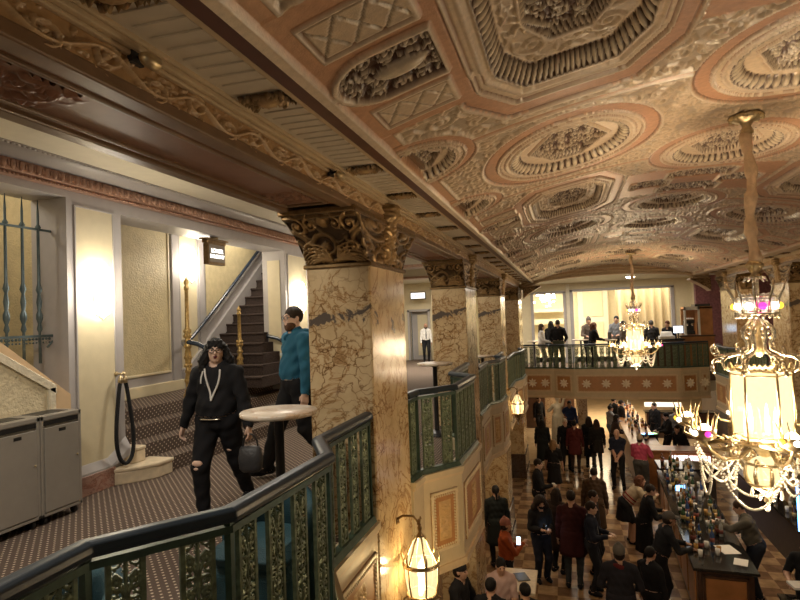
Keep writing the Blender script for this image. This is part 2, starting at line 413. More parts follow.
# ------------------------------------------------------------------ hall ceiling (shallow plaster vault with medallions)
AX = 1.40; HW = 2.38
def vault(x): return 2.64+.415*(1-((x-AX)/HW)**2)
def sstep(a, b, x): t = np.clip((x-a)/(b-a), 0, 1); return t*t*(3-2*t)
def build_ceiling():
    ys = [-.5]
    while ys[-1] < 19.25: ys.append(ys[-1]+max(.008, .0072*max(ys[-1], .8)/1.9))
    ys = np.array(ys); xs = np.concatenate([np.arange(AX-HW, 1.9, .0078), np.arange(1.9, AX+HW+.18, .013)])
    X, Y = np.meshgrid(xs, ys, indexing='ij'); sh = X.shape
    u = np.abs(X-AX); P = 4.5
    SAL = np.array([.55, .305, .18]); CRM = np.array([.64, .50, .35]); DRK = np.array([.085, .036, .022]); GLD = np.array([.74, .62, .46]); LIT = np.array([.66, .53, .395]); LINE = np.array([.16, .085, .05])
    h = np.zeros(sh); col = np.empty(sh+(3,)); col[:] = SAL
    dense = np.clip(samp(T_DENSE, X/.72, Y/.72), 0, 1); dense2 = np.clip(samp(T_DENSE, X/.40+.3, Y/.40+.1), 0, 1)
    yk = (Y-2.35) % P; yk = np.minimum(yk, P-yk)            # 0 at octagon rows, P/2 at ellipse rows
    def put(m, hh, cc):
        nonlocal h
        h = np.where(m, hh, h)
        if np.ndim(cc) == 1: col[m] = cc
        else: col[m] = cc[m]
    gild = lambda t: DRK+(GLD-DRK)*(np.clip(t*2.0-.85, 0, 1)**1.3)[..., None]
    # medallions: list of (e, a, b, ii, kind); e = 1 at the outer fillet
    meds = []
    for k in range(-1, 5):
        yo = 2.35+P*k; ye = yo+P/2
        for (cu, cy, ru, ry, kind) in ((1.32, yo, .46, .93, 'oct'), (1.32, ye, .53, .70, 'ell'), (0., ye-.95, .50, .62, 'ell'), (0., ye+.95, .50, .62, 'ell'), (2.33, ye-.9, .34, .40, 'ell'), (2.33, ye+.82, .34, .40, 'ell')):
            a, b = (u-cu)/ru, (Y-cy)/ry
            if kind == 'oct':
                e = np.maximum((np.abs(a)**5+np.abs(b)**5)**.2, (np.abs(a)+np.abs(b))/1.62); ii = np.maximum(np.maximum(np.abs(a), np.abs(b)), (np.abs(a)+np.abs(b))/1.45)
            else:
                e = np.sqrt(a*a+b*b); ii = np.maximum(np.abs(b)*.95, (np.abs(b)*.62+np.abs(a))/1.06)
            meds.append((e, a, b, ii, kind, cu))
    emin = np.min([m[0] for m in meds], axis=0)
    # scrollwork spandrels, kept clear of the salmon borders
    sp = (emin > 1.27) & (np.abs(yk-1.28) > .05) & (u < 2.24) & (np.abs(np.abs(u-.66)+.9*np.abs(yk-1.28)-.0) > .03)
    spf = (emin > 1.23) & (np.abs(yk-1.28) > .03) & (u < 2.27)
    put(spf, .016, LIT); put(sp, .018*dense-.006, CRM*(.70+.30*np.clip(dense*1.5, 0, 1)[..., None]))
    put(u > 2.335, .03, LIT)
    for (e, a, b, ii, kind, cu) in meds:
        th = np.arctan2(b, a); edge = (u < 2.33) if cu > 2 else (u < 9)
        def pm(m, hh, cc): put(m & edge, hh, cc)
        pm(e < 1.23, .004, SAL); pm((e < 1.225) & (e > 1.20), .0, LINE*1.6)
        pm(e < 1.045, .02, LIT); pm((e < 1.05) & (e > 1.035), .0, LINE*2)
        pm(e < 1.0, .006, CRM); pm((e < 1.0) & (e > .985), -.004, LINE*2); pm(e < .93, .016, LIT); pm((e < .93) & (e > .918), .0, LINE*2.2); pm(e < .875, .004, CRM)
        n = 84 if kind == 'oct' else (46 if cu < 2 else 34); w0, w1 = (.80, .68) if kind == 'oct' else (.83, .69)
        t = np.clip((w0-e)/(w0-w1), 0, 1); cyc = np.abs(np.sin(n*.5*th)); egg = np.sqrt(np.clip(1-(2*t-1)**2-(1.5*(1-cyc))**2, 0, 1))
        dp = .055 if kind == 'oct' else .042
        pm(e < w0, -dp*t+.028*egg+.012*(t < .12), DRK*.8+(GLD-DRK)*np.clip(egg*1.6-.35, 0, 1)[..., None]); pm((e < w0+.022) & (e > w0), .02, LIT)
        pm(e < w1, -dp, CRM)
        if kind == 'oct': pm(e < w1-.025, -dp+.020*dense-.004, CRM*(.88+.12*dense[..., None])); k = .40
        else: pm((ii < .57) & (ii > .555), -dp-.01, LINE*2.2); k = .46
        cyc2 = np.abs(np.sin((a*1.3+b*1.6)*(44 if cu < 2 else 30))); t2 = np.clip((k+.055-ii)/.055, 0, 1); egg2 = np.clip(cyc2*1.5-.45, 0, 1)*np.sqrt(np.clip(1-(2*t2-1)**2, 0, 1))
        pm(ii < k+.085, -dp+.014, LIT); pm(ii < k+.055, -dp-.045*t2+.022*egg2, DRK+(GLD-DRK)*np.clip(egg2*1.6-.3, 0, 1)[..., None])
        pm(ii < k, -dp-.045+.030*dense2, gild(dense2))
    for k in range(-1, 5):
        yo = 2.35+P*k
        # cartouches with lattice strips at the edge, by each octagon
        d = np.maximum(np.abs(Y-yo)/.19, np.where(u > 2.10, np.sqrt(((u-2.10)/.20)**2+((Y-yo)/.19)**2), np.abs(u-2.005)/.13))
        put((np.abs(Y-yo) < .66) & (u > 1.83) & (u < 2.335), .004, SAL)
        put(d < 1.17, .026, LIT); put((d < 1.03) & (d > .98), .0, LINE)
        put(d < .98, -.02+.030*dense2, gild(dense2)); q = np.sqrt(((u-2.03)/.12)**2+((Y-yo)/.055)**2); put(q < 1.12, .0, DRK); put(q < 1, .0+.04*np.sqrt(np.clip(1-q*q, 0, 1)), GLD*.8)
        for s in (-1, 1):
            yc = yo+s*.42; put((np.abs(Y-yc) < .14) & (u > 1.87) & (u < 2.27), .018, LIT); put((np.abs(Y-yc) < .118) & (u > 1.89) & (u < 2.25), .0, LINE*1.8)
            m = (np.abs(Y-yc) < .112) & (u > 1.896) & (u < 2.244); lat = np.minimum(np.abs(((u*8+(Y-yc)*4.5) % 1)-.5), np.abs(((u*8-(Y-yc)*4.5) % 1)-.5)); put(m, np.where(lat < .045, .002, .012), CRM*np.where(lat < .045, .45, .95)[..., None])
        # cross of dark panels at the middle, between the octagons
        put((np.abs(Y-yo) < .62) & (u < .72), .004, SAL)
        for (cx, cy, rx, ry) in ((0, -.36, .30, .19), (0, .36, .30, .19), (.44, 0, .19, .17)):
            d = np.maximum(np.maximum(np.abs(u-cx)/rx, np.abs(Y-yo-cy)/ry), (np.abs(u-cx)/rx+np.abs(Y-yo-cy)/ry)/1.7); put(d < 1.13, .022, LIT); put((d < 1.02), -.012, LINE); put(d < .97, -.02+.030*dense2, gild(dense2))
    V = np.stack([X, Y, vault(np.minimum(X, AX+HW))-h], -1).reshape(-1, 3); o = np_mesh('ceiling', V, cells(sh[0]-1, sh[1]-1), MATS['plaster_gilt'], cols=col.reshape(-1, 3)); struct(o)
build_ceiling()

def relief_strip(name, parent, y0, y1, x, z0, z1, tile, amp, per, col_lo, col_hi, facing=1, n=20, mat='plaster_gilt', vfrom=0., vto=1.):
    """a vertical face in the plane x, running along Y, carrying carved ornament"""
    ys = [y0]
    while ys[-1] < y1: ys.append(min(y1, ys[-1]+max(.006, .003*ys[-1])))
    Y, Zt = np.meshgrid(np.array(ys), np.linspace(0, 1, n+1), indexing='ij')
    t = samp(tile, Y/per, np.clip(vfrom+(vto-vfrom)*Zt, 0.001, .999)); X = x+facing*amp*t
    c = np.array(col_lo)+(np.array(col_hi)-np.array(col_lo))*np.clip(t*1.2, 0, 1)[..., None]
    return np_mesh(name, np.stack([X, Y, z0+(z1-z0)*Zt], -1).reshape(-1, 3), cells(len(ys)-1, n), MATS[mat], parent, c.reshape(-1, 3))

Y0, Y1 = -.5, 19.2
PY = (-.25, 4.18, 8.6, 13.45, 18.8)      # front faces of the pillars
PT = (.97, .97, 1.02, 1.02, 1.5)
# ------------------------------------------------------------------ entablature beams along both sides of the hall
def build_beam(side):
    """side -1 left (x from -1.97), +1 right, mirrored about the axis"""
    fx = (lambda x: x) if side < 0 else (lambda x: 2*AX-x+.17)
    def bx(b, x0, x1, *a, **k):
        p, q = fx(x0), fx(x1); return b.box(min(p, q), max(p, q), *a, **k)
    root = spart('beam_left' if side < 0 else 'beam_right')
    b = MB(); bx(b, -1.97, -1.43, Y0, Y1, 2.50, 3.2); bx(b, -1.43, -.9, Y0, Y1, 2.70, 3.2); b.build('beam_core', BROWNM, root)
    b = MB(); bx(b, -1.98, -1.90, Y0, Y1, 2.46, 2.52); bx(b, -1.50, -1.415, Y0, Y1, 2.465, 2.52); bx(b, -2.0, -1.95, Y0, Y1, 2.49, 2.56); b.build('beam_edge_moulding', BROWNM, root, bevel=.008)
    for i in range(4):                                               # soffit panels between the pillars
        a, c = PY[i]+PT[i]+.45, PY[i+1]-.45
        b = MB(); bx(b, -1.90, -1.50, a, c, 2.485, 2.505); b.build('soffit_panel', SOFFIT, root)
        b = MB()
        for (x0, x1, q0, q1) in ((-1.86, -1.84, a+.06, c-.06), (-1.56, -1.54, a+.06, c-.06), (-1.86, -1.54, a+.06, a+.08), (-1.86, -1.54, c-.08, c-.06)): bx(b, x0, x1, q0, q1, 2.468, 2.49)
        b.build('soffit_moulding', BROWNM, root, bevel=.006)
        for (q0, q1) in ((a+.1, a+.5), (c-.5, c-.1)):
            X, Y = np.meshgrid(np.linspace(-1.82, -1.58, 30), np.linspace(q0, q1, 44), indexing='ij')
            t = samp(T_DENSE, X/.5, Y/.5)*np.clip((q1-Y)/.1, 0, 1)*np.clip((Y-q0)/.1, 0, 1)
            np_mesh('soffit_leafwork', np.stack([fx(X), Y, 2.484-.02*t], -1).reshape(-1, 3), cells(29, 43), SOFFIT, root)
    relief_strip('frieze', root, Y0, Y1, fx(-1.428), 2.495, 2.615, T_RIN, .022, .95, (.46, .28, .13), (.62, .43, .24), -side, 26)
    b = MB(); bx(b, -1.43, -1.405, Y0, Y1, 2.612, 2.63); bx(b, -1.43, -1.385, Y0, Y1, 2.63, 2.655); bx(b, -1.43, -1.375, Y0, Y1, 2.655, 2.70); b.build('cornice_moulding', TANL, root, bevel=.006)
    b = MB(); bx(b, -1.375, -1.10, Y0, Y1, 2.672, 2.72); b.build('cornice_soffit', RIB, root)
    ros = [-.2, .7, 1.6, 2.3] if 0 else [.45, 1.38, 2.3, 3.6, 4.5]+[5.45+.95*k for k in range(15)]
    b = MB(); y = .3
    while y < 14:
        if all(abs(y-q) > .1 for q in ros): bx(b, -1.345, -1.135, y-.026, y+.026, 2.6655, 2.68, ch=.003)
        y += .087
    b.build('cornice_flutes', RIB, root)
    for q in ros:
        X, Y = np.meshgrid(np.linspace(-1.35, -1.13, 26), np.linspace(q-.075, q+.075, 20), indexing='ij')
        t = samp(T_DENSE, X/.30+.1, Y/.30+q*.37); d = np.sqrt(((X+1.24)/.06)**2+((Y-q)/.05)**2); t = np.maximum(t, np.sqrt(np.clip(1-d*d, 0, 1))*1.3)
        cc = np.array((.10, .06, .03))+np.array((.42, .30, .16))*np.clip(t, 0, 1)[..., None]
        np_mesh('rosette', np.stack([fx(X), Y, 2.668-.03*t], -1).reshape(-1, 3), cells(25, 19), MATS['bronze_gilt'], root, cc.reshape(-1, 3))
    b = MB(); bx(b, -1.12, -1.085, Y0, Y1, 2.65, 2.72); bx(b, -1.085, -1.07, Y0, Y1, 2.640, 2.72); b.build('cornice_lip', TANL, root, bevel=.006)
    b = MB(); bx(b, -1.072, -.962, Y0, Y1, 2.634, 2.74); b.build('dark_recess_band', DARKB, root)
    b = MB(); bx(b, -.966, -.94, Y0, Y1, 2.622, 2.72); b.build('ceiling_edge_moulding', TANL, root, bevel=.006)
build_beam(-1); build_beam(1)

# ------------------------------------------------------------------ pillars
def capital_tile(W, H, kind):
    T = np.zeros((H, W)); cx = W/2
    if kind == 'front':
        for s in (-1, 1):
            spiral(T, cx+s*W*.36, H*.80, W*.095, 1.4, PI/2, s, W*.022, False); spiral(T, cx+s*W*.17, H*.82, W*.07, 1.2, PI/2, -s, W*.018, False)
            for k in range(7):                                     # acanthus leaves sweeping up from the foot
                a = PI/2+s*(-.15-.2*k); L = H*(.62-.03*k)
                for q in range(26):
                    u = q/25; b = a+s*(-.9)*u*u
                    stamp(T, cx+s*W*.05+math.cos(b)*L*u*s*s+s*W*.03*k*u, H*.06+math.sin(b)*L*u, W*.028*(1-.5*u), .95, False)
            spiral(T, cx+s*W*.33, H*.34, W*.10, 1.3, -PI/2, -s, W*.022, False); spiral(T, cx+s*W*.13, H*.30, W*.07, 1.2, -PI/2, s, W*.018, False)
        stamp(T, cx, H*.86, W*.07, 1.1, False)
    else:
        for s in (-1, 1):
            for k in range(5): spiral(T, cx+s*W*(.13+.30*(k % 2)), H*(.12+.19*k), W*.10, 1.3, k*1.7, s*(1 if k % 2 else -1), W*.022, False)
        curve(T, [(cx, H*q/60) for q in range(60)], W*.03, W*.02, False)
    T[:2] = 0; return T
CT_F, CT_S = capital_tile(180, 120, 'front'), capital_tile(180, 120, 'side')
def make_pillar(t):
    """local frame: origin at floor centre; width .53 in x, t in y"""
    root = spart('pillar'); w = .265; l = t/2; zc = 2.085-FH; zt = 2.47-FH
    b = MB(); b.box(-w, w, -l, l, .75, zc, ch=.012); b.build('shaft', MATS['marble_pillar'], root)
    b = MB(); b.box(-w-.05, w+.05, -l-.05, l+.05, 0, .18, ch=.015); b.box(-w-.03, w+.03, -l-.03, l+.03, .18, .75, ch=.02); b.build('plinth', MATS['marble_dark'], root)
    b = MB(); b.box(-w-.02, w+.02, -l-.02, l+.02, zc-.012, zc+.022, ch=.008); b.build('necking', BRONZE, root)
    CF = np.maximum(CT_F, .55*T_DENSE[100:220, 60:240]); CS = np.maximum(.75*T_DENSE[40:160, 100:280], .5*CT_S)
    def prof(v): return .80*v**1.15+.20*v**7
    ex, ey = .03, .37
    for (nm, ax, s) in (('capital_leaf_face', 'y', -1), ('capital_leaf_face', 'y', 1), ('capital_scroll_face', 'x', -1), ('capital_scroll_face', 'x', 1)):
        n, m = 84, 56
        U, V = np.meshgrid(np.linspace(-1, 1, n+1), np.linspace(0, 1, m+1), indexing='ij')
        T = CF if ax == 'y' else CS
        t_ = samp(T, np.clip((U+1)/2, 0, .995), np.clip(V, 0, .995)); e = np.clip((1-np.abs(U))/.05, 0, 1); t_ = t_*e
        g = prof(V); hx, hy = w+ex*g, l+ey*g; d = .052*t_
        if ax == 'y': X = U*hx; Yv = s*(hy+d-.012)
        else: X = s*(hx+d*.55-.006); Yv = U*hy
        Zv = zc+.02+(zt-zc-.05)*V-d*.3*V
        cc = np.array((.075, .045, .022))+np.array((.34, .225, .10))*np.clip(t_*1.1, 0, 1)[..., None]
        F = cells(n, m); F = F[:, ::-1] if (ax == 'y') == (s > 0) else F
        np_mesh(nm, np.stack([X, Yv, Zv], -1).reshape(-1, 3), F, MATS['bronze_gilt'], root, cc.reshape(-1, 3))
    b = MB(); b.box(-w-ex+.01, w+ex-.01, -l-ey+.01, l+ey-.01, zt-.06, zt-.03, ch=.004); b.box(-w-ex-.012, w+ex+.012, -l-ey-.02, l+ey+.02, zt-.035, zt+.01, ch=.01); b.build('abacus', BRONZE, root)
    for s in (-1, 1):                                               # console leaf rising over the frieze
        n, m = 24, 60
        U, V = np.meshgrid(np.linspace(-1, 1, n+1), np.linspace(0, 1, m+1), indexing='ij')
        t_ = samp(T_DENSE, (U+1)*.22+.1, V*.9)*.5+.6*np.sqrt(np.clip(1-U*U, 0, 1))
        bulge = np.sqrt(np.clip(1-((V-.86)/.15)**2, 0, 1)); X = s*(w-.03+(.05+ex*prof(np.clip(V*1.35, 0, 1))+.045*bulge)*np.sqrt(np.clip(1-U**4, 0, 1))+.035*t_*np.clip((1-np.abs(U))*6, 0, 1)); Yv = U*(.165-.06*V); Zv = zc+.03+(2.625-FH-zc-.03)*V
        X = np.where(V > .985, s*(w-.03), X)
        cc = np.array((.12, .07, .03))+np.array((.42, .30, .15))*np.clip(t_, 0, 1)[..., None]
        F = cells(n, m); F = F if s < 0 else F[:, ::-1]
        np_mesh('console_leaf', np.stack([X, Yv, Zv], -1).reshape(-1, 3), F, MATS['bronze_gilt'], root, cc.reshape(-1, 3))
    return root
RX = 4.665                                                          # centre line of the right pillars
for t, idx in ((.97, (0, 1)), (1.02, (2, 3)), (1.5, (4,))):
    p0 = make_pillar(t); first = True
    for i in idx:
        for x in (-1.695, RX):
            o = p0 if first else dup(p0); first = False
            o.location = (x, PY[i]+t/2-(1.5 if i == 4 and x > 0 else 0), FH)

# ------------------------------------------------------------------ floors
def poly_floor(name, pts, th, mat):
    """pts: list of (x0,x1,y,z) stations along Y"""
    b = MB()
    b.loft([[(a, y, z), (c, y, z), (c, y, z-th), (a, y, z-th)] for (a, c, y, z) in pts]); return struct(b.build(name, mat))
poly_floor('floor_mezzanine', [(-4.95, -1.45, Y0, 0), (-4.95, -1.45, 9, 0), (-4.95, -1.45, 13, mezz_z(13))], .25, MATS['carpet'])
poly_floor('floor_mezzanine_lobby', [(-9.5, -1.45, 13, mezz_z(13)), (-9.5, -1.45, 15, -.4), (-9.5, -1.45, 27, -.4)], .25, MATS['carpet'])
poly_floor('floor_mezzanine_right', [(4.6, 9, Y0, 0), (4.6, 9, 9, 0), (4.6, 9, 15, -.4), (4.6, 9, 27, -.4)], .25, MATS['carpet'])
b = MB(); b.prism([(-1.45, 20.3), (0.1, 20.2), (3.4, 20.2), (4.6, 20.3), (4.6, 27), (-1.45, 27)], FF-.3, FF); struct(b.build('floor_balcony', MATS['carpet']))
b = MB(); b.box(-2.6, 7.5, -1, 20.6, FH-.2, FH); struct(b.build('floor_hall', MATS['checker_marble']))
b = MB(); b.box(-8, 9, 20.6, 40, FH-.2, FH); struct(b.build('floor_lobby', FLOORP))
# lower hall: walls under the balconies, lobby ceiling and back wall
b = MB(); b.box(-2.55, -2.35, -1, 19.5, FH, -.2); struct(b.build('wall_hall_left', MATS['marble_wall']))
b = MB(); b.box(5.6, 5.8, -1, 20, FH, -.2); struct(b.build('wall_hall_right', BACKBAR))
b = MB(); b.box(-8, 9, 20.45, 40, -1.05, -.75); struct(b.build('ceiling_lobby', CREAMW))
b = MB(); b.box(-8, 9, 40, 40.2, FH, -.8); struct(b.build('wall_lobby_back', CREAM))
b = MB(); b.box(-8.2, -8, 19.5, 40, FH, -.8); struct(b.build('wall_lobby_left', MATS['marble_wall']))
b = MB(); b.box(9, 9.2, 20, 40, FH, -.8); struct(b.build('wall_lobby_right', BACKBAR))
b = MB(); b.box(5.6, 5.8, 20.45, 28, FH, -1.05); struct(b.build('wall_dark_screen', BACKBAR))  # dark screen wall, added so the right of the lobby stays dim
b = MB(); b.box(.30, .62, 21.6, 23.6, FH, -1.05, ch=.02); struct(b.build('pier_lobby', MATS['marble_wall']))
b = MB(); b.box(-4, .30, 27, 27.2, FH, -1.05); struct(b.build('wall_lobby_inner', MATS['marble_wall']))
# two dark doorways with reddish carpet steps seen past the statue
b = MB(); b.box(-1.9, -1.05, 26.93, 27.0, FH, FH+2.3); b.box(-.35, .22, 26.93, 27, FH, FH+2.3); struct(b.build('door_1', WOODD))
# ------------------------------------------------------------------ left mezzanine wall with two openings
WX = -4.7
def build_wall_left():
    root = spart('wall_left'); b = MB(); th = .44
    def seg(y0, y1, z0, z1): b.box(WX-th, WX, y0, y1, z0, z1)
    seg(Y0, 2.5, 0, 3.3); seg(2.5, 4.54, 2.98, 3.3); seg(4.54, 5.27, 0, 3.3); seg(5.27, 9.15, 2.92, 3.3); seg(9.15, 13, -.4, 3.3)
    b.build('wall_face', GREY, root)
    for (y0, y1, z0, z1) in ((4.645, 5.13, .27, 2.90), (9.25, 10.0, .27, 2.85), (10.3, 11.6, .27, 2.85), (1.2, 2.35, .3, 2.9)):
        b = MB(); b.box(WX-.01, WX+.008, y0, y1, z0, z1); b.build('wall_panel', CREAM, root)
        b = MB()
        for (a, c, d, e) in ((y0-.02, y0, z0, z1), (y1, y1+.02, z0, z1), (y0-.02, y1+.02, z1, z1+.02), (y0-.02, y1+.02, z0-.02, z0)): b.box(WX-.01, WX+.016, a, c, d, e)
        b.build('panel_moulding', GREY, root, bevel=.005)
    MB().box(-5.04, -4.80, 9.138, 9.16, .9, 2.75).build('jamb_panel', CREAM, root)
    # flared foot of the pier and the red marble base
    b = MB()
    b.loft([[(WX-.02, 4.54, .34-.0), (WX+.01, 4.54, .30), (WX+.05, 4.54, .22), (WX+.05, 4.54, .2), (WX-.02, 4.54, .2)], [(WX-.02, 5.0, .34), (WX+.01, 5.0, .30), (WX+.05, 5.0, .22), (WX+.05, 5.0, .2), (WX-.02, 5.0, .2)],
            [(WX-.02, 5.27, .50), (WX+.01, 5.27, .46), (WX+.07, 5.27, .36), (WX+.07, 5.27, .28), (WX-.02, 5.27, .28)]]); b.build('flared_base', GREY, root)
    b = MB(); b.box(WX-.02, WX+.055, 4.54, 5.06, 0, .2, ch=.006); b.build('marble_base', MATS['marble_red'], root)
    b = MB(); b.box(WX-.02, WX+.03, 9.15, 13, -.4, .16); b.build('base_board', STONE, root)
build_wall_left()
# copper cornice, cove band, rope moulding and the mezzanine ceiling
b = MB(); b.box(-4.72, -4.63, Y0, 13, 3.05, 3.08); b.box(-4.72, -4.58, Y0, 13, 3.08, 3.185, ch=.0); cornice = struct(b.build('trim_1', COPPER, bevel=.01)); cornice.name = 'trim_1'
b = MB(); y = .6
while y < 10.2:
    b.ball((-4.575, y, 3.132), .05, 8, sc=(.45, .55, .95)); b.ball((-4.57, y+.043, 3.132), .02, 6, sc=(.6, .6, 1.5)); b.ball((-4.622, y, 3.064), .014, 5); b.ball((-4.622, y+.043, 3.064), .014, 5); y += .086
b.build('leaf_moulding', COPPER, cornice)
b = MB(); b.loft([[(-4.62, y, 3.19), (-4.55, y, 3.185), (-4.42, y, 3.21), (-4.33, y, 3.235), (-4.33, y, 3.4), (-4.62, y, 3.4)] for y in (Y0, 13)], True); struct(b.build('trim_2', GREY))
b = MB(); y = .6; b.box(-4.335, -4.295, Y0, 13, 3.222, 3.26)
while y < 9.5: b.ball((-4.315, y, 3.222), .014, 5, sc=(1, 1.6, 1)); y += .05
struct(b.build('trim_3', GREY))
b = MB(); b.box(-4.4, -1.9, Y0, 13, 3.23, 3.4); struct(b.build('ceiling_mezzanine', CREAMW))
b = MB(); b.box(-9.5, -1.9, 13, 27, 3.23, 3.4); struct(b.build('ceiling_mezzanine_lobby', CREAMW))
b = MB(); b.box(4.8, 9, Y0, 27, 3.1, 3.3); struct(b.build('ceiling_mezzanine_right', CREAMW))
b = MB(); b.box(8.8, 9, Y0, 27, -.4, 3.2); struct(b.build('wall_right', CREAM))
b = MB(); b.box(-9.7, -9.5, 12.8, 27, -.4, 3.4); b.box(-9.7, WX-.25, 12.8, 13, -.4, 3.4); struct(b.build('wall_lobby_side', CREAM))
# cross beams with copper edge in the lobby ceiling, seen between the first two pillars
for y in (14.2, 18.5):
    b = MB(); b.box(-9.5, -1.95, y, y+.5, 2.95, 3.3); o = struct(b.build('beam_cross', CREAMW)); b = MB(); b.box(-9.5, -1.95, y-.03, y+.53, 2.93, 3.0); b.build('copper_edge', COPPER, o, bevel=.008)
# end wall of the mezzanine lobby, with a recessed doorway
b = MB(); b.box(-9.5, -7.15, 26.5, 26.8, -.4, 3.3); b.box(-7.15, -6.2, 26.5, 26.8, 1.9, 3.3); b.box(-6.2, -1.9, 26.5, 26.8, -.4, 3.3); struct(b.build('wall_back', CREAM))
b = MB(); b.box(-7.22, -7.12, 26.42, 26.6, -.4, 1.97); b.box(-6.23, -6.13, 26.42, 26.6, -.4, 1.97); b.box(-7.22, -6.13, 26.42, 26.6, 1.9, 2.0); struct(b.build('trim_4', GREY))
d = MB().box(-7.12, -6.23, 26.9, 26.95, -.4, 1.9).build('door_2', GREY); struct(d)
MB().box(-6.85, -6.35, 26.87, 26.9, -.2, 1.75).build('door_panel', CREAM, d)
# ------------------------------------------------------------------ the stair alcove behind the second opening
def build_alcove():
    root = spart('wall_alcove'); b = MB()
    b.box(-6.25, -6.0, 5.0, 12.5, 0, 5.2); b.box(-6.1, WX-.4, 5.0, 5.27, 0, 4.2); b.box(-6.0, -4.9, 12.3, 12.5, 0, 5.2); b.box(-5.16, -5.0, 9.6, 12.5, 0, 5.2); b.build('alcove_face', GREY, root)
    b = MB(); b.box(-6.1, WX-.2, 5.2, 9.4, 4.0, 4.1); b.loft([[(-6.1, 9.4, 4.0), (WX-.2, 9.4, 4.0), (WX-.2, 9.4, 4.1), (-6.1, 9.4, 4.1)], [(-6.1, 12.5, 5.2), (WX-.2, 12.5, 5.2), (WX-.2, 12.5, 5.3), (-6.1, 12.5, 5.3)]]); b.build('alcove_ceiling', CREAMW, root)
    for (y0, y1, z0, z1) in ((5.6, 7.68, .97, 3.5), (7.98, 8.42, .97, 3.6)):
        b = MB(); b.box(-6.01, -5.985, y0, y1, z0, z1); b.build('wall_panel', PLASTERF if y0 < 7 else CREAM, root)
        b = MB()
        for (a, c, d, e) in ((y0-.035, y0, z0, z1), (y1, y1+.035, z0, z1), (y0-.035, y1+.035, z0-.035, z0)): b.box(-6.01, -5.97, a, c, d, e)
        b.build('panel_moulding', CREAM if y0 < 7 else GREY, root, bevel=.008)
    b = MB(); b.box(-6.02, -5.96, 7.76, 7.93, .64, 4.0); b.box(-6.02, -5.96, 8.47, 8.62, .64, 4.0); b.build('pilaster', GREY, root, bevel=.01)
    b = MB(); b.box(-6.01, -5.95, 5.27, 8.2, .64, .80); b.build('base_board', CREAM, root, bevel=.01)
    # textured wall above the stair string
    b = MB(); sl = .775
    def zs(y): return .64+(y-8.1)*sl
    b.add([(-5.985, 8.68, zs(8.68)+.62), (-5.985, 12.2, zs(12.2)+.62), (-5.985, 12.2, 5.0), (-5.985, 8.68, 4.0)], [(0, 1, 2, 3)]); b.build('stair_wall_panel', PLASTERF, root)
    b = MB(); b.loft([[(-6.0, y, zs(y)+.02), (-5.94, y, zs(y)+.02), (-5.94, y, zs(y)+.34), (-6.0, y, zs(y)+.34)] for y in (8.0, 12.3)])
    b.loft([[(-6.0, y, zs(y)+.50), (-5.97, y, zs(y)+.50), (-5.97, y, zs(y)+.55), (-6.0, y, zs(y)+.55)] for y in (8.65, 12.3)]); b.build('stair_string', GREY, root)
build_alcove()
def carpet_steps():
    b = MB(); xs = (-4.42, -4.70, -4.98, -5.26); E = (5.62, 5.45, 5.27, 5.27)
    for i, x in enumerate(xs):
        x1 = xs[i+1] if i < 3 else -6.0
        b.add([(x-(.0), E[i], 0), (x+.20, 8.0, 0), (x+.26, 9.14, 0), (x1-.05, 9.14, 0), (x1-.05, E[i], 0), (x, E[i], .16*(i+1)), (x+.20, 8.0, .16*(i+1)), (x+.26, 9.14, .16*(i+1)), (x1-.05, 9.14, .16*(i+1)), (x1-.05, E[i], .16*(i+1))],
              [(0, 1, 6, 5), (1, 2, 7, 6), (2, 3, 8, 7), (3, 4, 9, 8), (4, 0, 5, 9), (5, 6, 7, 8, 9)])
    struct(b.build('steps_lower', MATS['carpet']))
    b = MB()
    xe = lambda i: (-4.62, -4.72, -4.84, -4.96, -5.06)[i] if i < 5 else -5.16
    for i in range(16): b.box(-6.0, xe(i), 8.12+.22*i, 12.3 if i > 4 else 9.13, .64+.17*i, .64+.17*(i+1)-.0); b.box(-6.0, xe(i), 8.10+.22*i, 8.2+.22*i, .64+.17*(i+1)-.035, .64+.17*(i+1)+.002, ch=.01)
    struct(b.build('steps_upper', M('stair_carpet', (.055, .04, .034), .95, var=.35, scale=60, bump=.4, spec=.1)))
    # curved stone ends of the two lowest steps
    o = None
    for (z0, z1, pts) in ((0, .17, [(-4.72, 4.98), (-4.62, 5.06), (-4.48, 5.2), (-4.38, 5.38), (-4.37, 5.62), (-4.75, 5.62), (-4.8, 5.1)]), (.17, .34, [(-4.74, 5.17), (-4.66, 5.22), (-4.60, 5.32), (-4.60, 5.46), (-4.85, 5.46), (-4.85, 5.2)])):
        b = MB(); b.prism(pts, z0, z1-.04)
        cx, cy = sum(p[0] for p in pts)/len(pts), sum(p[1] for p in pts)/len(pts)
        b.prism([(cx+(x-cx)*1.06, cy+(y-cy)*1.04) for x, y in pts], z1-.04, z1); struct(b.build('step_end', STONE, bevel=.012))
carpet_steps()
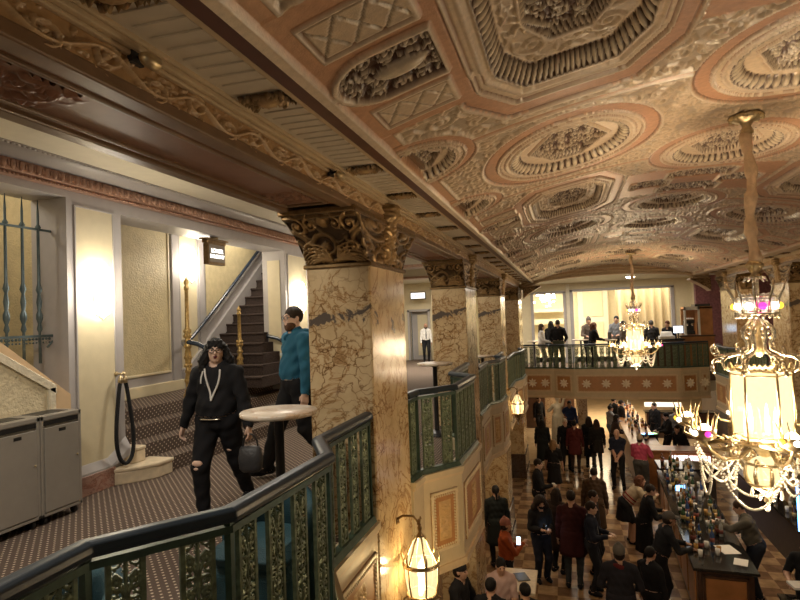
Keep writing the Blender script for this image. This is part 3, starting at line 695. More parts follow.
# ------------------------------------------------------------------ first opening: stair going the other way, with its plaster parapet
b = MB(); b.box(-5.95, -5.8, 1.0, 5.0, -.1, 4.0); b.box(-5.8, -5.14, 4.60, 5.0, 0, 4.0); b.box(-5.8, -5.14, 1.0, 1.2, 0, 4); b.box(-5.8, -5.14, 1, 5, 3.5, 3.6); struct(b.build('wall_stair_recess', PLASTERF))
b = MB(); b.box(-5.80, -5.79, 1.2, 4.66, 0, 3.5); struct(b.build('wall_stair_panel', PLASTERF))
b = MB(); b.loft([[(-4.93, y, 0), (-4.68, y, 0), (-4.68, y, 1.03+(4.54-y)*.76), (-4.93, y, 1.03+(4.54-y)*.76)] for y in (2.3, 4.535)]); struct(b.build('ledge', PEACH))
def zp(y): return 1.10+(4.28-y)*.62
b = MB(); b.loft([[(-4.76, y, 0), (-4.66, y, 0), (-4.66, y, zp(y)), (-4.76, y, zp(y))] for y in (2.3, 4.30)]); para = struct(b.build('parapet', PLASTER))
b = MB()
b.loft([[(-4.78, y, zp(y)), (-4.63, y, zp(y)), (-4.63, y, zp(y)+.075), (-4.65, y, zp(y)+.09), (-4.76, y, zp(y)+.09), (-4.78, y, zp(y)+.075)] for y in (2.3, 4.33)]); b.box(-4.78, -4.63, 4.25, 4.33, .3, zp(4.3)+.05, ch=.012); b.build('parapet_cap', M('cream_cap', (.68, .62, .47), .6, bump=.5, bscale=30), para)
# ------------------------------------------------------------------ far balcony: arch, end wall with openings, right hand burgundy wall
def build_far():
    # segmental arch closing the vault
    n = 48; xs = np.linspace(AX-HW-.35, AX+HW+.42, n+1); ring = []
    for x in xs:
        t = (x-1.46)/3.0; zi = 2.78-.24*min(1, abs(t))**2-.42*max(0, abs(t)-.72)**1.1*2.2
        ring.append([(x, 19.15, zi), (x, 19.55, zi), (x, 19.55, 3.3), (x, 19.15, 3.3)])
    b = MB(); b.loft(ring, True); arch = struct(b.build('beam_arch', TAN))
    b = MB(); b.tube([(r[0][0], 19.12, r[0][2]+.10) for r in ring], .028, 8); b.tube([(r[0][0], 19.12, r[0][2]+.02) for r in ring], .02, 8); b.tube([(r[0][0], 19.12, r[0][2]+.20) for r in ring], .016, 8); b.build('arch_moulding', TANL, arch)
    b = MB()
    for i in range(90):
        x = AX-HW+.2+i*(2*HW-.4)/89; t = (x-1.46)/3.0; zi = 2.78-.24*min(1, abs(t))**2-.42*max(0, abs(t)-.72)**1.1*2.2; b.ball((x, 19.14, zi+.06), .022, 6)
    b.build('bead_row', TANL, arch)
    for s, x in ((-1, -1.28), (1, 4.2)):                            # brackets under the arch springings
        X, V = np.meshgrid(np.linspace(0, 1, 41), np.linspace(0, 1, 41), indexing='ij'); T = samp(T_DENSE, X*.6, V*.6)
        for yy in (19.05,):
            xx = x-s*.55*X; top = 2.5+0*X; bot = 2.12+.36*X**.8; np_mesh('arch_bracket', np.stack([xx, 18.95-.06*T, bot+(top-bot)*V], -1).reshape(-1, 3), cells(40, 40), MATS['bronze_gilt'], arch, ((np.array((.14, .085, .04))+np.array((.36, .24, .12))*np.clip(T, 0, 1)[..., None])).reshape(-1, 3))
        xa, xb = sorted((x, x-s*.55)); b = MB(); b.loft([[(x-s*.55*q, 18.96, 2.12+.36*q**.8), (x-s*.55*q, 19.5, 2.12+.36*q**.8), (x-s*.55*q, 19.5, 2.52), (x-s*.55*q, 18.96, 2.52)] for q in [k/8 for k in range(9)]]); b.build('bracket_core', TAN, arch)
    b = MB(); b.box(-3, 8, 19.5, 24.2, 2.78, 3.0); struct(b.build('ceiling_balcony', CREAMW))
    Yb = 24.
    b = MB()
    for (x0, x1, z0, z1) in ((-1.9, -1.28, FF, 2.9), (-1.28, .0, 2.42, 2.9), (.0, .26, FF, 2.9), (.26, 3.98, 2.45, 2.9), (3.98, 4.62, FF, 2.9)): b.box(x0, x1, Yb, Yb+.3, z0, z1)
    struct(b.build('wall_far', CREAM))
    b = MB()
    for (x0, x1, z0, z1) in ((-1.33, -1.22, FF, 2.44), (-.06, .05, FF, 2.44), (-1.33, .05, 2.38, 2.48), (.2, .33, FF, 2.5), (3.9, 4.03, FF, 2.5), (.2, 4.03, 2.42, 2.52)): b.box(x0, x1, Yb-.05, Yb+.1, z0, z1, ch=.01)
    struct(b.build('trim_5', GREY))
    b = MB(); b.box(.06, .2, Yb-.04, Yb+.02, FF, 2.75, ch=.01); struct(b.build('trim_6', CREAMW))
    b = MB(); b.box(4.62, 8, 23.2, 23.5, FF, 2.9); struct(b.build('wall_burgundy', BURG))
    b = MB(); b.box(4.62, 4.66, 23.5, 24.2, FF, 2.9); struct(b.build('wall_return', CREAM))
    # rooms beyond the openings
    b = MB(); b.box(-4, 9, 29.5, 29.7, FF, 4); b.box(-4, 9, 24.3, 29.5, FF-.1, FF); struct(b.build('wall_beyond', CREAM))
    b = MB(); b.box(-4, 9, 24.3, 29.5, 3.3, 3.4); b.box(-4.1, -4, 24.3, 29.5, FF, 3.4); b.box(9, 9.1, 24.3, 29.5, FF, 3.4); struct(b.build('ceiling_beyond', CREAMW))
    d = MB().box(.6, 2.0, 29.2, 29.5, FF, 2.9, ch=.02).build('door_3', CREAMW); struct(d)
    MB().box(.85, 1.75, 29.16, 29.22, 1.35, 2.7, ch=.01).box(.85, 1.75, 29.16, 29.22, -.1, 1.1, ch=.01).build('door_panel', CREAM, d, bevel=.01)
    b = MB(); b.box(-4, .0, 28.9, 29.2, 1.05, 1.3); b.box(-4, .0, 28.8, 29.2, 1.65, 1.8); struct(b.build('trim_7', CREAM))
build_far()
# fluted lower lobby ceiling strip under the balcony and cove
# ------------------------------------------------------------------ balcony railings and fronts
def baluster_mesh():
    """openwork cast panel .13 x .72, local x across, z up"""
    W, H, cs = 40, 216, .13/40
    T = np.zeros((H, W)); cx = W/2-.5
    for y in (22, 58, 150, 190):
        for s in (-1, 1):
            spiral(T, cx+s*8.2, y, 6.5, 1.1, -PI/2, s, 2.0, False, False)
            curve(T, [(cx+s*(1+9*q/20), y-18+26*q/20) for q in range(21)], 2.2, 1.6, False)
    for a in range(40): stamp(T, cx+11*math.cos(a*PI/20), 104+13*math.sin(a*PI/20), 2.4, .9, False)
    for k in range(6):
        for q in range(6): stamp(T, cx+(2+q)*math.cos(k*PI/3), 104+(2+q)*math.sin(k*PI/3), 2.2, .8, False)
    stamp(T, cx, 104, 3.5, 1.2, False)
    curve(T, [(cx, y) for y in range(6, 212)], 1.7, 1.7, False)
    for y in (40, 78, 128, 170): stamp(T, cx, y, 5, 1., False); curve(T, [(x, y) for x in range(3, 37)], 1.5, 1.5, False)
    T[:6] = .9; T[-6:] = .9; T[:, :6] = 1.1; T[:, -6:] = 1.1
    T = (T+T[:, ::-1])/2
    D_ = samp(T_DENSE, np.tile(np.abs(np.arange(W)-W/2+.5)/90, (H, 1)), np.tile(np.arange(H)[:, None]/100, (1, W))); T = np.maximum(T, .62*D_-.12)
    mask = T > .13
    idx = {}; V = []; F = []
    def vid(i, j, back):
        k = (i, j, back)
        if k not in idx:
            i0, i1, j0, j1 = max(i-1, 0), min(i+1, H), max(j-1, 0), min(j+1, W); h = .007*float(T[i0:i1, j0:j1].mean())
            idx[k] = len(V); V.append(((j-W/2)*cs, (.008 if back else -.004-h), i*cs))
        return idx[k]
    for i in range(H):
        for j in range(W):
            if not mask[i, j]: continue
            a = [vid(i, j, 0), vid(i, j+1, 0), vid(i+1, j+1, 0), vid(i+1, j, 0)]; c = [vid(i, j, 1), vid(i, j+1, 1), vid(i+1, j+1, 1), vid(i+1, j, 1)]
            F += [a, c[::-1]]
            for (di, dj, p, q) in ((-1, 0, 0, 1), (0, 1, 1, 2), (1, 0, 2, 3), (0, -1, 3, 0)):
                ii, jj = i+di, j+dj
                if not (0 <= ii < H and 0 <= jj < W and mask[ii, jj]): F.append([a[q], a[p], c[p], c[q]])
    o = np_mesh('baluster_panel', np.array(V), np.array(F), GREENG, smooth=False); me = o.data; bpy.data.objects.remove(o); return me
BAL = baluster_mesh()
ROS = M('rosette_cream', (.78, .71, .58), .5, var=.05)
mir = lambda p: (2*AX-p[0], p[1])
def seg_dirs(P): return [(Vector((b[0]-a[0], b[1]-a[1], 0)).length, math.atan2(b[1]-a[1], b[0]-a[0])) for a, b in zip(P, P[1:])]
def offset_poly(P, d):
    out = []
    for i in range(len(P)):
        ns = []
        for (a, b) in ((i-1, i), (i, i+1)):
            if a >= 0 and b < len(P):
                t = Vector((P[b][0]-P[a][0], P[b][1]-P[a][1])).normalized(); ns.append(Vector((t.y, -t.x)))
        n = sum(ns, Vector((0, 0))).normalized(); k = d/max(.4, n.dot(ns[0])); out.append((P[i][0]+n.x*k, P[i][1]+n.y*k))
    return out
def railing(P, zf, label, front_name='balcony_front', skip_front=False, rosettes=False):
    """P runs so that the hall lies on its right-hand side"""
    root = thing('balcony_railing', label, 'railing', (P[0][0], P[0][1], zf)); ox, oy = P[0]
    L = [(x-ox, y-oy) for x, y in P]
    prof = [(-.042, -.02), (.042, -.02), (.046, .0), (.04, .022), (.02, .034), (-.02, .034), (-.04, .022), (-.046, 0)]
    MB().tube([(x, y, .925) for x, y in L], 1, sq=prof).build('handrail', RAIL, root, bevel=.006)
    MB().tube([(x, y, .875) for x, y in L], 1, sq=[(-.022, -.014), (.022, -.014), (.022, .014), (-.022, .014)]).build('top_rail', GREEN, root)
    b = MB(); b.tube([(x, y, .155) for x, y in L], 1, sq=[(-.05, -.02), (.05, -.02), (.04, .0), (.03, .025), (-.03, .025), (-.05, .0)]); b.build('bottom_rail', GREEN, root, bevel=.004)
    for (a, c), (ln, an) in zip(zip(L, L[1:]), seg_dirs(L)):
        n = max(1, int(round(ln/.205))); 
        for k in range(n):
            t = (k+.5)/n; o = bpy.data.objects.new('baluster_panel', BAL); C.objects.link(o); o.parent = root
            o.location = (a[0]+(c[0]-a[0])*t, a[1]+(c[1]-a[1])*t, .17); o.rotation_euler = (0, 0, an)
    for i, (x, y) in enumerate(L):
        b = MB(); b.box(x-.014, x+.014, y-.014, y+.014, .15, .9); b.build('corner_post', GREEN, root)
    if skip_front: return root
    # plaster front below the rail
    fr = spart(front_name, None, (ox, oy, zf)); Q = offset_poly(L, .045); I = offset_poly(L, -.09)
    def shell(q, i, z0, z1, nm, mat):
        b = MB(); b.loft([[(q[k][0], q[k][1], z0), (q[k][0], q[k][1], z1), (i[k][0], i[k][1], z1), (i[k][0], i[k][1], z0)] for k in range(len(q))]); b.build(nm, mat, fr)
    zb = -.80
    shell(Q, I, zb, .10, 'front_wall', FASC); shell(offset_poly(L, .075), I, .085, .135, 'front_coping', FASC); shell(offset_poly(L, .06), I, .055, .085, 'coping_mould', TANL)
    shell(offset_poly(L, .07), I, zb-.05, zb+.02, 'front_foot', TANL)
    b = MB(); b.prism(L+[(L[-1][0]-(.0), L[-1][1])], -.25, .02) if False else None
    base = [(x, y) for x, y in I]
    b.prism(base, zb-.04, zb+.0) if False else None
    for (a, c), (ln, an) in zip(zip(Q, Q[1:]), seg_dirs(Q)):
        if ln < .3: continue
        w = ln-.16; z0, z1 = zb+.16, -.06; R = Matrix.Translation((a[0], a[1], 0)) @ Matrix.Rotation(an, 4, 'Z')
        def put(bm, nm, mat, par): bm.xf(R); return bm.build(nm, mat, par)
        pn = put(MB().box(.08, .08+w, -.012, .0, z0, z1), 'front_panel', ORANGE, fr); PL = TANL if not rosettes else ROS
        bm = MB()
        for (x0, x1, q0, q1) in ((.08, .11, z0, z1), (.05+w, .08+w, z0, z1), (.08, .08+w, z0, z0+.03), (.08, .08+w, z1-.03, z1)): bm.box(x0, x1, -.024, .0, q0, q1, ch=.005)
        s = .0
        nb = int(w/.028)
        for k in range(nb+1):
            for zz in (z0+.045, z1-.045): bm.ball((.08+w*k/nb, -.014, zz), .0125, 5)
        nb = int((z1-z0)/.028)
        for k in range(2, nb-1):
            for xx in (.125, .035+w): bm.ball((xx, -.014, z0+(z1-z0)*k/nb), .0125, 5)
        put(bm, 'panel_moulding', M('bead_cream', (.60, .49, .32), .45, var=.06), pn)
        if rosettes:
            nr = max(1, int(round(w/.56)))
            for k in range(nr):
                bm = MB(); cx = .08+w*(k+.5)/nr; cz = (z0+z1)/2; bm.ball((cx, -.02, cz), .03, 8)
                for q in range(8):
                    an2 = q*PI/4; p1 = (cx+.15*math.cos(an2), -.016, cz+.15*math.sin(an2)); bm.tube([(cx+.03*math.cos(an2), -.02, cz+.03*math.sin(an2)), (cx+.095*math.cos(an2), -.026, cz+.095*math.sin(an2)), p1], [.018, .036, .010], 6)
                put(bm, 'rosette', ROS, pn)
        else:
            cw = min(.22, w*.45); X, Zz = np.meshgrid(np.linspace(0, 1, 24), np.linspace(0, 1, 60), indexing='ij'); sc_ = .30
            t = samp(T_DENSE, (np.abs(X-.5))*cw/sc_+.1, Zz*(z1-z0-.2)/sc_)*np.clip((1-np.abs(2*X-1))*5, 0, 1)*np.clip((.5-np.abs(Zz-.5))*8, 0, 1)
            V = np.stack([.08+w/2+(X-.5)*cw, -.013-.022*t, z0+.1+(z1-z0-.2)*Zz], -1).reshape(-1, 3); V = np.array([(R @ Vector(p)) for p in V.tolist()])
            np_mesh('panel_scroll', V, cells(23, 59), M('scroll_gold', (.52, .34, .15), .4, var=.15), pn)
    return root
BAY1 = [(-1.56, .5), (-1.585, 1.58), (-1.29, 1.98), (-1.262, 2.88), (-1.48, 3.26), (-1.48, 4.16)]
BAY2 = [(-1.46, 5.17), (-1.43, 5.45), (-1.13, 5.86), (-1.095, 6.86), (-1.42, 7.22), (-1.45, 8.58)]
BAY3 = [(-1.46, 9.65), (-1.46, 10.75), (-1.28, 11.2), (-1.25, 12.0), (-1.45, 12.3), (-1.45, 13.43)]
BAY4 = [(-1.46, 14.5), (-1.46, 16.5), (-1.30, 17.1), (-1.275, 18.2), (-1.45, 18.5), (-1.45, 18.78)]
FARB = [(-1.47, 20.32), (-.45, 20.28), (.2, 20.0), (3.4, 20.0), (4.0, 20.28), (4.32, 20.32)]
railing(BAY1, 0, 'green openwork iron balcony railing with dark handrail running in front of the teal armchairs')
railing(BAY2, 0, 'green openwork bay railing beyond the first marble pillar, with a round marble table behind it')
railing(BAY3, mezz_z(11.5), 'green openwork bay railing standing between the second and third marble pillars')
railing(BAY4, mezz_z(16), 'small green bay railing above the far wall lantern, last before the cross balcony')
railing(FARB, FF, 'long green openwork railing across the far balcony, guests standing behind it', rosettes=True)
railing([mir(p) for p in BAY4][::-1], -.4, 'green railing of the right side balcony, half hidden behind the large chandelier')
for P, z in ((BAY1, 0), (BAY2, 0), (BAY3, mezz_z(11.5)), (BAY4, -.38)):   # carpeted floor inside each bay
    b = MB(); b.prism([(-1.6, P[0][1])]+[(x-.02, y) for x, y in P]+[(-1.6, P[-1][1])], z-.12, z+.004); struct(b.build('floor_bay', MATS['carpet']))

# ------------------------------------------------------------------ chandeliers
def spiral_pts(r0, turns, n, a0=0., d=1):
    return [(r0*(1-i/n)**.9*math.cos(a0+d*turns*2*PI*i/n), r0*(1-i/n)**.9*math.sin(a0+d*turns*2*PI*i/n)) for i in range(n)]
def bead_chain(b, p, q, sag, r, spread=0):
    p, q = Vector(p), Vector(q); L = (q-p).length+sag*1.3; n = max(6, int(L/(r*2.05)))
    for i in range(n+1):
        t = i/n; c = p.lerp(q, t); c.z -= sag*4*t*(1-t); b.ball(c, r*(.85+.15*math.sin(PI*t)), 6)
def pol(r, a, z): return (r*math.cos(a), r*math.sin(a), z)
def make_chandelier(label, loc):
    root = thing('chandelier', label, 'chandelier', loc)
    b = MB(); b.lathe([(.02, -.0), (.115, -.005), (.13, -.03), (.10, -.05), (.05, -.07), (.03, -.1), (.045, -.13), (.05, -.155), (.02, -.18)], 20); 
    for k in range(10): b.ball(pol(.115, k*PI/5, -.035), .022, 6)
    b.build('canopy', BRASS, root)
    pts = [(.012*math.sin(z*9), .010*math.cos(z*7), z) for z in np.linspace(-.15, -1.21, 26)]
    b = MB(); b.tube(pts, [.041+.009*math.sin(i*1.1)+.004*math.sin(i*2.7) for i in range(26)], 12); b.build('cord_sleeve', M('tan_silk', (.74, .57, .40), .6, var=.12, scale=20, bump=.3, bscale=60), root)
    b = MB(); b.lathe([(.02, -1.1), (.05, -1.115), (.062, -1.15), (.05, -1.19), (.025, -1.21), (.035, -1.23), (.012, -1.25), (.012, -1.58)], 14)
    for k in range(6): b.ball(pol(.052, k*PI/3, -1.15), .02, 6)
    b.build('crown_stem', BRASS, root)
    # crystal spray and crown
    b = MB()
    for k in range(10):
        a = k*PI/5; b.tube([pol(.02, a, -1.24), pol(.07, a, -1.25), pol(.09, a, -1.28)], [.008, .012, .003], 5)
    for z in np.linspace(-1.27, -1.44, 9): b.ball((0, 0, z), .026, 8)
    for k in range(14):
        a = k*PI/7
        for j in range(5): b.ball(pol(.11+.015*math.sin(j*2), a+.08*j, -1.39-.028*j), .019, 6)
    b.build('crystal_fringe', CRYSTAL, root)
    b = MB(); b.tube([pol(.15, k*PI/16, -1.535) for k in range(32)], .013, 6, True); b.tube([pol(.145, k*PI/16, -1.40) for k in range(32)], .006, 6, True)
    for k in range(10):
        a = k*PI/5; b.tube([pol(.15, a, -1.53), pol(.16, a, -1.42), pol(.20, a, -1.34), pol(.215, a, -1.27)], [.012, .010, .008, .002], 6)
    for k in range(20): a = k*PI/10; b.ball(pol(.15, a, -1.56), .014, 6)
    b.build('crown', SILVER, root)
    for k in range(10):
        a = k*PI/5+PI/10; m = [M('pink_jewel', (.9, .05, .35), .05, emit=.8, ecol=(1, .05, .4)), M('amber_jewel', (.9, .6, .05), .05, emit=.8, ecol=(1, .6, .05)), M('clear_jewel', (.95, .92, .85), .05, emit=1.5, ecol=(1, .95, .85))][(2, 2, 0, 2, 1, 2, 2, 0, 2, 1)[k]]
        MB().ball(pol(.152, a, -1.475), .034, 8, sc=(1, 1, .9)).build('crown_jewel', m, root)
    # scroll dome
    for k in range(8):
        a = k*PI/4+.2; b = MB(); P = []
        for (r, z) in ((.03, -1.58), (.06, -1.60), (.11, -1.66), (.115, -1.72), (.085, -1.77), (.09, -1.82), (.16, -1.855), (.24, -1.87), (.285, -1.91), (.27, -1.97), (.235, -1.985)): P.append(pol(r, a, z))
        b.tube(P, [.010, .012, .014, .013, .012, .012, .013, .013, .012, .011, .010], 7)
        sp = spiral_pts(.055, 1.4, 22, -PI/2); b.tube([pol(.075+x, a, -1.675+y) for x, y in sp], [.010-.006*i/22 for i in range(22)], 6)
        sp = spiral_pts(.045, 1.3, 20, PI/2, -1); b.tube([pol(.33+x, a, -1.83+y) for x, y in sp], [.008-.004*i/20 for i in range(20)], 6); b.tube([pol(.24, a, -1.87), pol(.30, a, -1.875), pol(.33, a, -1.875)], .008, 6)
        b.tube([pol(.28, a, -1.93), pol(.33, a, -1.90), pol(.36, a, -1.93), pol(.36, a, -1.97)], [.007, .007, .006, .004], 6); b.ball(pol(.36, a, -1.985), .017, 7, sc=(1, 1, 1.5))
        b.build('scroll_arm', SILVER, root)
    b = MB(); b.lathe([(.02, -1.58), (.05, -1.6), (.035, -1.64), (.02, -1.7), (.03, -1.78), (.045, -1.83), (.02, -1.88)], 12); b.build('dome_stem', BRASS, root)
    # lantern
    N = 6; R = .208; fr = MB()
    for z, r in ((-1.985, .012), (-2.02, .007), (-2.53, .011), (-2.50, .006)): fr.tube([pol(R, k*PI/3+.78, z) for k in range(N)], r, 6, True)
    for k in range(N):
        a = k*PI/3+.78; fr.tube([pol(R, a, -1.96), pol(R+.012, a, -2.25), pol(R, a, -2.55)], .009, 6); fr.ball(pol(R, a, -1.955), .02, 6, sc=(1, 1, 1.7))
        for j in range(5):
            aa = a+PI/3*(j+.5)/5; rr = R*math.cos(PI/6)/math.cos(PI/6-(j+.5)/5*PI/3); fr.ball(pol(rr, aa, -1.972), .016, 5); fr.ball(pol(rr, aa, -2.545), .016, 5)
    fr.build('lantern_frame', BRASS, root)
    for k in range(N):
        a0, a1 = k*PI/3+.80, (k+1)*PI/3+.76; q = [pol(R-.004, a0, -2.50), pol(R-.004, a1, -2.50), pol(R-.004, a1, -2.0), pol(R-.004, a0, -2.0)]; qi = [(x*.975, y*.975, z) for x, y, z in q]
        MB().add(q+qi, [(0, 1, 2, 3), (7, 6, 5, 4), (0, 4, 5, 1), (1, 5, 6, 2), (2, 6, 7, 3), (3, 7, 4, 0)]).build('lantern_glass', GLOW, root)
    for k in range(6):
        b = MB(); c = pol(.12, k*PI/3, 0); b.lathe([(.018, -2.52), (.02, -2.38), (.012, -2.37), (.014, -2.33), (.003, -2.27)], 8, (c[0], c[1], 0)); b.build('candle_tube', FLAME if k % 2 else M('candle_ivory', (.85, .75, .5), .5, emit=.6, ecol=(1, .7, .3)), root)
    b = MB(); b.lathe([(.24, -2.545), (.2, -2.57), (.12, -2.60), (.07, -2.62), (.05, -2.66), (.02, -2.68)], 24); b.build('lantern_base', BRASS, root)
    # arms with lit cups
    for k in range(6):
        a = k*PI/3+.55; b = MB()
        b.tube([pol(.14, a, -2.60), pol(.26, a, -2.66), pol(.40, a, -2.66), pol(.52, a, -2.58), pol(.57, a, -2.50)], [.014, .016, .015, .013, .011], 8)
        sp = spiral_pts(.06, 1.5, 24, PI/2); b.tube([pol(.30+x, a, -2.60+y) for x, y in sp], [.012-.006*i/24 for i in range(24)], 6)
        for j in range(5):
            an = a+(j-2)*.18; b.tube([pol(.55, a, -2.52), pol(.55+.06*math.cos(j), an, -2.47), pol(.60, an, -2.42)], [.012, .010, .003], 5)
        arm = b.build('arm', BRASS, root); c = pol(.57, a, 0)
        b = MB(); b.lathe([(.02, -2.50), (.075, -2.475), (.085, -2.46), (.085, -2.40), (.08, -2.40), (.07, -2.46), (.02, -2.48)], 14, (c[0], c[1], 0))
        for j in range(6):
            q = j*PI/3; b.tube([(c[0]+.082*math.cos(q), c[1]+.082*math.sin(q), -2.41), (c[0]+.088*math.cos(q), c[1]+.088*math.sin(q), -2.33), (c[0]+.11*math.cos(q), c[1]+.11*math.sin(q), -2.28)], [.010, .007, .002], 5)
        b.build('arm_cup', BRASS, arm)
        MB().ball((c[0], c[1], -2.42), .05, 10, sc=(1, 1, 1.1)).build('arm_lamp', FLAME, arm)
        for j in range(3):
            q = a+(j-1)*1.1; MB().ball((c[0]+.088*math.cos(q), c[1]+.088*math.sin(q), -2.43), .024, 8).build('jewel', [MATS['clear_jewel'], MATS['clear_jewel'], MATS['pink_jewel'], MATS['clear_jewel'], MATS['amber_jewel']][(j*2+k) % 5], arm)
    # bead swags
    for k in range(6):
        a, a2 = k*PI/3+.55, (k+1)*PI/3+.55
        for (r0, r1, s) in ((.50, .50, .26), (.50, .50, .36), (.26, .50, .17), (.26, .50, .25)):
            b = MB(); bead_chain(b, pol(r0, a, -2.62), pol(r1, a2 if r0 == r1 else a+.22, -2.62), s, .0115 if r0 == r1 else .0105); b.build('bead_swag', PEARL, root)
    # lower globe
    b = MB(); b.ball((0, 0, -2.80), .135, 16, sc=(1, 1, .98)); b.build('globe_glass', GLOW, root)
    b = MB(); b.tube([pol(.145, k*PI/14, -2.72) for k in range(28)], .012, 6, True); b.tube([pol(.13, k*PI/14, -2.885) for k in range(28)], .010, 6, True)
    for k in range(8):
        a = k*PI/4; b.tube([pol(.146*math.cos(t), a, -2.80+.146*math.sin(t)) for t in np.linspace(.6, -1.4, 10)], [.006+.012*math.sin(PI*i/9) for i in range(10)], 6)
        b.tube([pol(.14, a+.2, -2.70), pol(.19, a+.2, -2.67), pol(.21, a+.2, -2.71), pol(.18, a+.2, -2.74)], [.010, .012, .010, .004], 6)
    b.lathe([(.09, -2.90), (.06, -2.94), (.03, -2.97), (.02, -3.0), (.03, -3.02), (.005, -3.05)], 14); b.build('globe_frame', BRASS, root)
    b = MB()
    for k in range(8): b.ball(pol(.11, k*PI/4+.1, -2.97), .018, 6, sc=(.8, .8, 1.6)); b.ball(pol(.21, k*PI/4+.2, -2.76), .014, 6, sc=(.8, .8, 2))
    b.ball((0, 0, -3.08), .022, 8, sc=(1, 1, 1.5)); b.build('crystal_fringe', CRYSTAL, root)
    for o in [o for o in C.objects if o.parent == root and not o.name.startswith(('canopy', 'cord'))]: o.location.z = -.08
    return root
ch1 = make_chandelier('large lit chandelier hanging nearest on a tan sleeved cord, with white bead swags', (1.33, 4.70, 3.055)); ch1.scale = (.9, .9, .9)
ch2 = dup(ch1, (1.60, 15.0, 3.03), .4, 'smaller looking lit chandelier hanging in front of the far balcony railing')
# ------------------------------------------------------------------ wall lanterns on the pillars
def make_lantern(label, loc):
    """origin at the hook; pillar face lies at local x = -.2"""
    root = thing('wall_lantern', label, 'lantern', loc)
    b = MB(); b.tube([(-.21, 0, .02), (-.14, 0, .06), (-.05, 0, .06), (0, 0, 0)], [.012, .011, .010, .008], 7); b.ball((-.2, 0, .01), .03, 8); b.tube([(0, -.07, .02), (0, -.03, .05), (0, 0, 0), (0, .03, .05), (0, .07, .02)], .006, 6); b.lathe([(.01, 0), (.02, -.03), (.012, -.06), (.025, -.09), (.035, -.10)], 10); b.build('bracket', BRONZE, root)
    N = 6; prof = [(.035, -.10), (.065, -.14), (.09, -.20), (.125, -.28), (.14, -.31)]
    b = MB()
    for k in range(N): b.tube([pol(r, k*PI/3, z) for r, z in prof]+[pol(.145, k*PI/3, -.33), pol(.14, k*PI/3, -.45), pol(.12, k*PI/3, -.56)], .008, 6)
    for z, r in ((-.31, .145), (-.325, .148), (-.56, .12)): b.tube([pol(r, k*PI/12, z) for k in range(24)], .009, 6, True)
    for k in range(N): b.tube([pol(.15, k*PI/3, -.30), pol(.165, k*PI/3, -.25), pol(.15, k*PI/3, -.20)], [.012, .010, .003], 6)
    b.build('lantern_frame', BRASS, root)
    b = MB(); b.lathe([(.033, -.11), (.062, -.145), (.087, -.205), (.12, -.28), (.135, -.31), (.137, -.33), (.132, -.45), (.113, -.56)], 24); b.build('lantern_glass', lit_glass('lantern_glass', (1., .76, .38), .75, .5), root)
    for s_ in (-1, 0, 1): MB().lathe([(.014, -.56), (.014, -.42), (.022, -.38), (.016, -.33), (.003, -.29)], 8, (0, s_*.045, 0)).build('candle_lamp', FLAME, root)
    b = MB(); b.lathe([(.12, -.565), (.10, -.60), (.06, -.64), (.045, -.67), (.05, -.70), (.02, -.74), (.01, -.78)], 16)
    for k in range(N):
        a = k*PI/3+.3; sp = spiral_pts(.045, 1.2, 16, PI/2); b.tube([pol(.10+x, a, -.64+y) for x, y in sp], [.010-.005*i/16 for i in range(16)], 6); b.tube([pol(.11, a, -.58), pol(.15, a, -.60), pol(.16, a, -.64)], [.009, .008, .003], 5)
    b.build('lantern_base', BRONZE, root)
    b = MB()
    for k in range(8):
        a = k*PI/4
        for j in range(3): b.ball(pol(.15, a, -.66-.028*j), .010, 5)
        b.ball(pol(.15, a, -.76), .015, 6, sc=(.8, .8, 1.7))
    b.ball((0, 0, -.81), .02, 6, sc=(1, 1, 1.6)); b.build('crystal_fringe', CRYSTAL, root)
    return root
ln = make_lantern('glowing brass wall lantern on the nearest marble pillar, below the green bay railing', (-1.235, 4.66, -.05))
dup(ln, (-1.20, 14.2, -.20), None, 'small glowing wall lantern hung below the far left bay railing')
# ------------------------------------------------------------------ wall sconces
def make_sconce(label, loc):
    root = thing('wall_sconce', label, 'sconce', loc)
    b = MB(); b.lathe([(.02, -.2), (.05, -.15), (.06, 0), (.05, .15), (.02, .2)], 12, sx=.12, sy=1); b.build('back_plate', BRASS, root)
    for s in (-1, 0, 1):
        b = MB(); b.lathe([(.01, -.22), (.036, -.2), (.042, 0), (.036, .2), (.01, .23)], 12, (.075, s*.058, .0 if s else .06)); b.build('glass_shade', GLOWW, root)
    b = MB()
    for j in range(9): b.ball((.06, (j-4)*.02, -.25-.012*(4-abs(j-4))), .013, 6, sc=(1, 1, 1.5))
    b.build('crystal_fringe', CRYSTAL, root)
    return root
SC = [(-4.68, 4.90, 2.06), (-5.975, 8.19, 2.66), (-4.68, 9.62, 2.08)]
s0 = make_sconce('bright glass wall sconce on the cream panel above the recycling bins', SC[0])
dup(s0, SC[1], None, 'bright wall sconce in the stair alcove behind the tall brass newel post')
dup(s0, SC[2], None, 'bright wall sconce just left of the nearest marble pillar, above the man in blue')
# ------------------------------------------------------------------ small brass spotlights on the frieze
def make_spot(label, loc):
    root = thing('frieze_spotlight', label, 'spotlight', loc)
    MB().box(-.02, .0, -.03, .03, -.01, .03).tube([(-.01, 0, .01), (.03, 0, .02), (.05, 0, -.01)], .007, 6).build('bracket', BLACK, root)
    MB().lathe([(.012, -.05), (.024, -.03), (.028, .02), (.022, .03)], 12, (.055, 0, -.01), ax='y').build('spot_head', BRASS, root)
    return root
sp = make_spot('small brass spotlight fixed on the carved frieze nearest the camera', (-1.40, 1.67, 2.60)); dup(sp, (-1.40, 3.42, 2.60), None, 'small brass spotlight on the carved frieze just before the nearest capital')
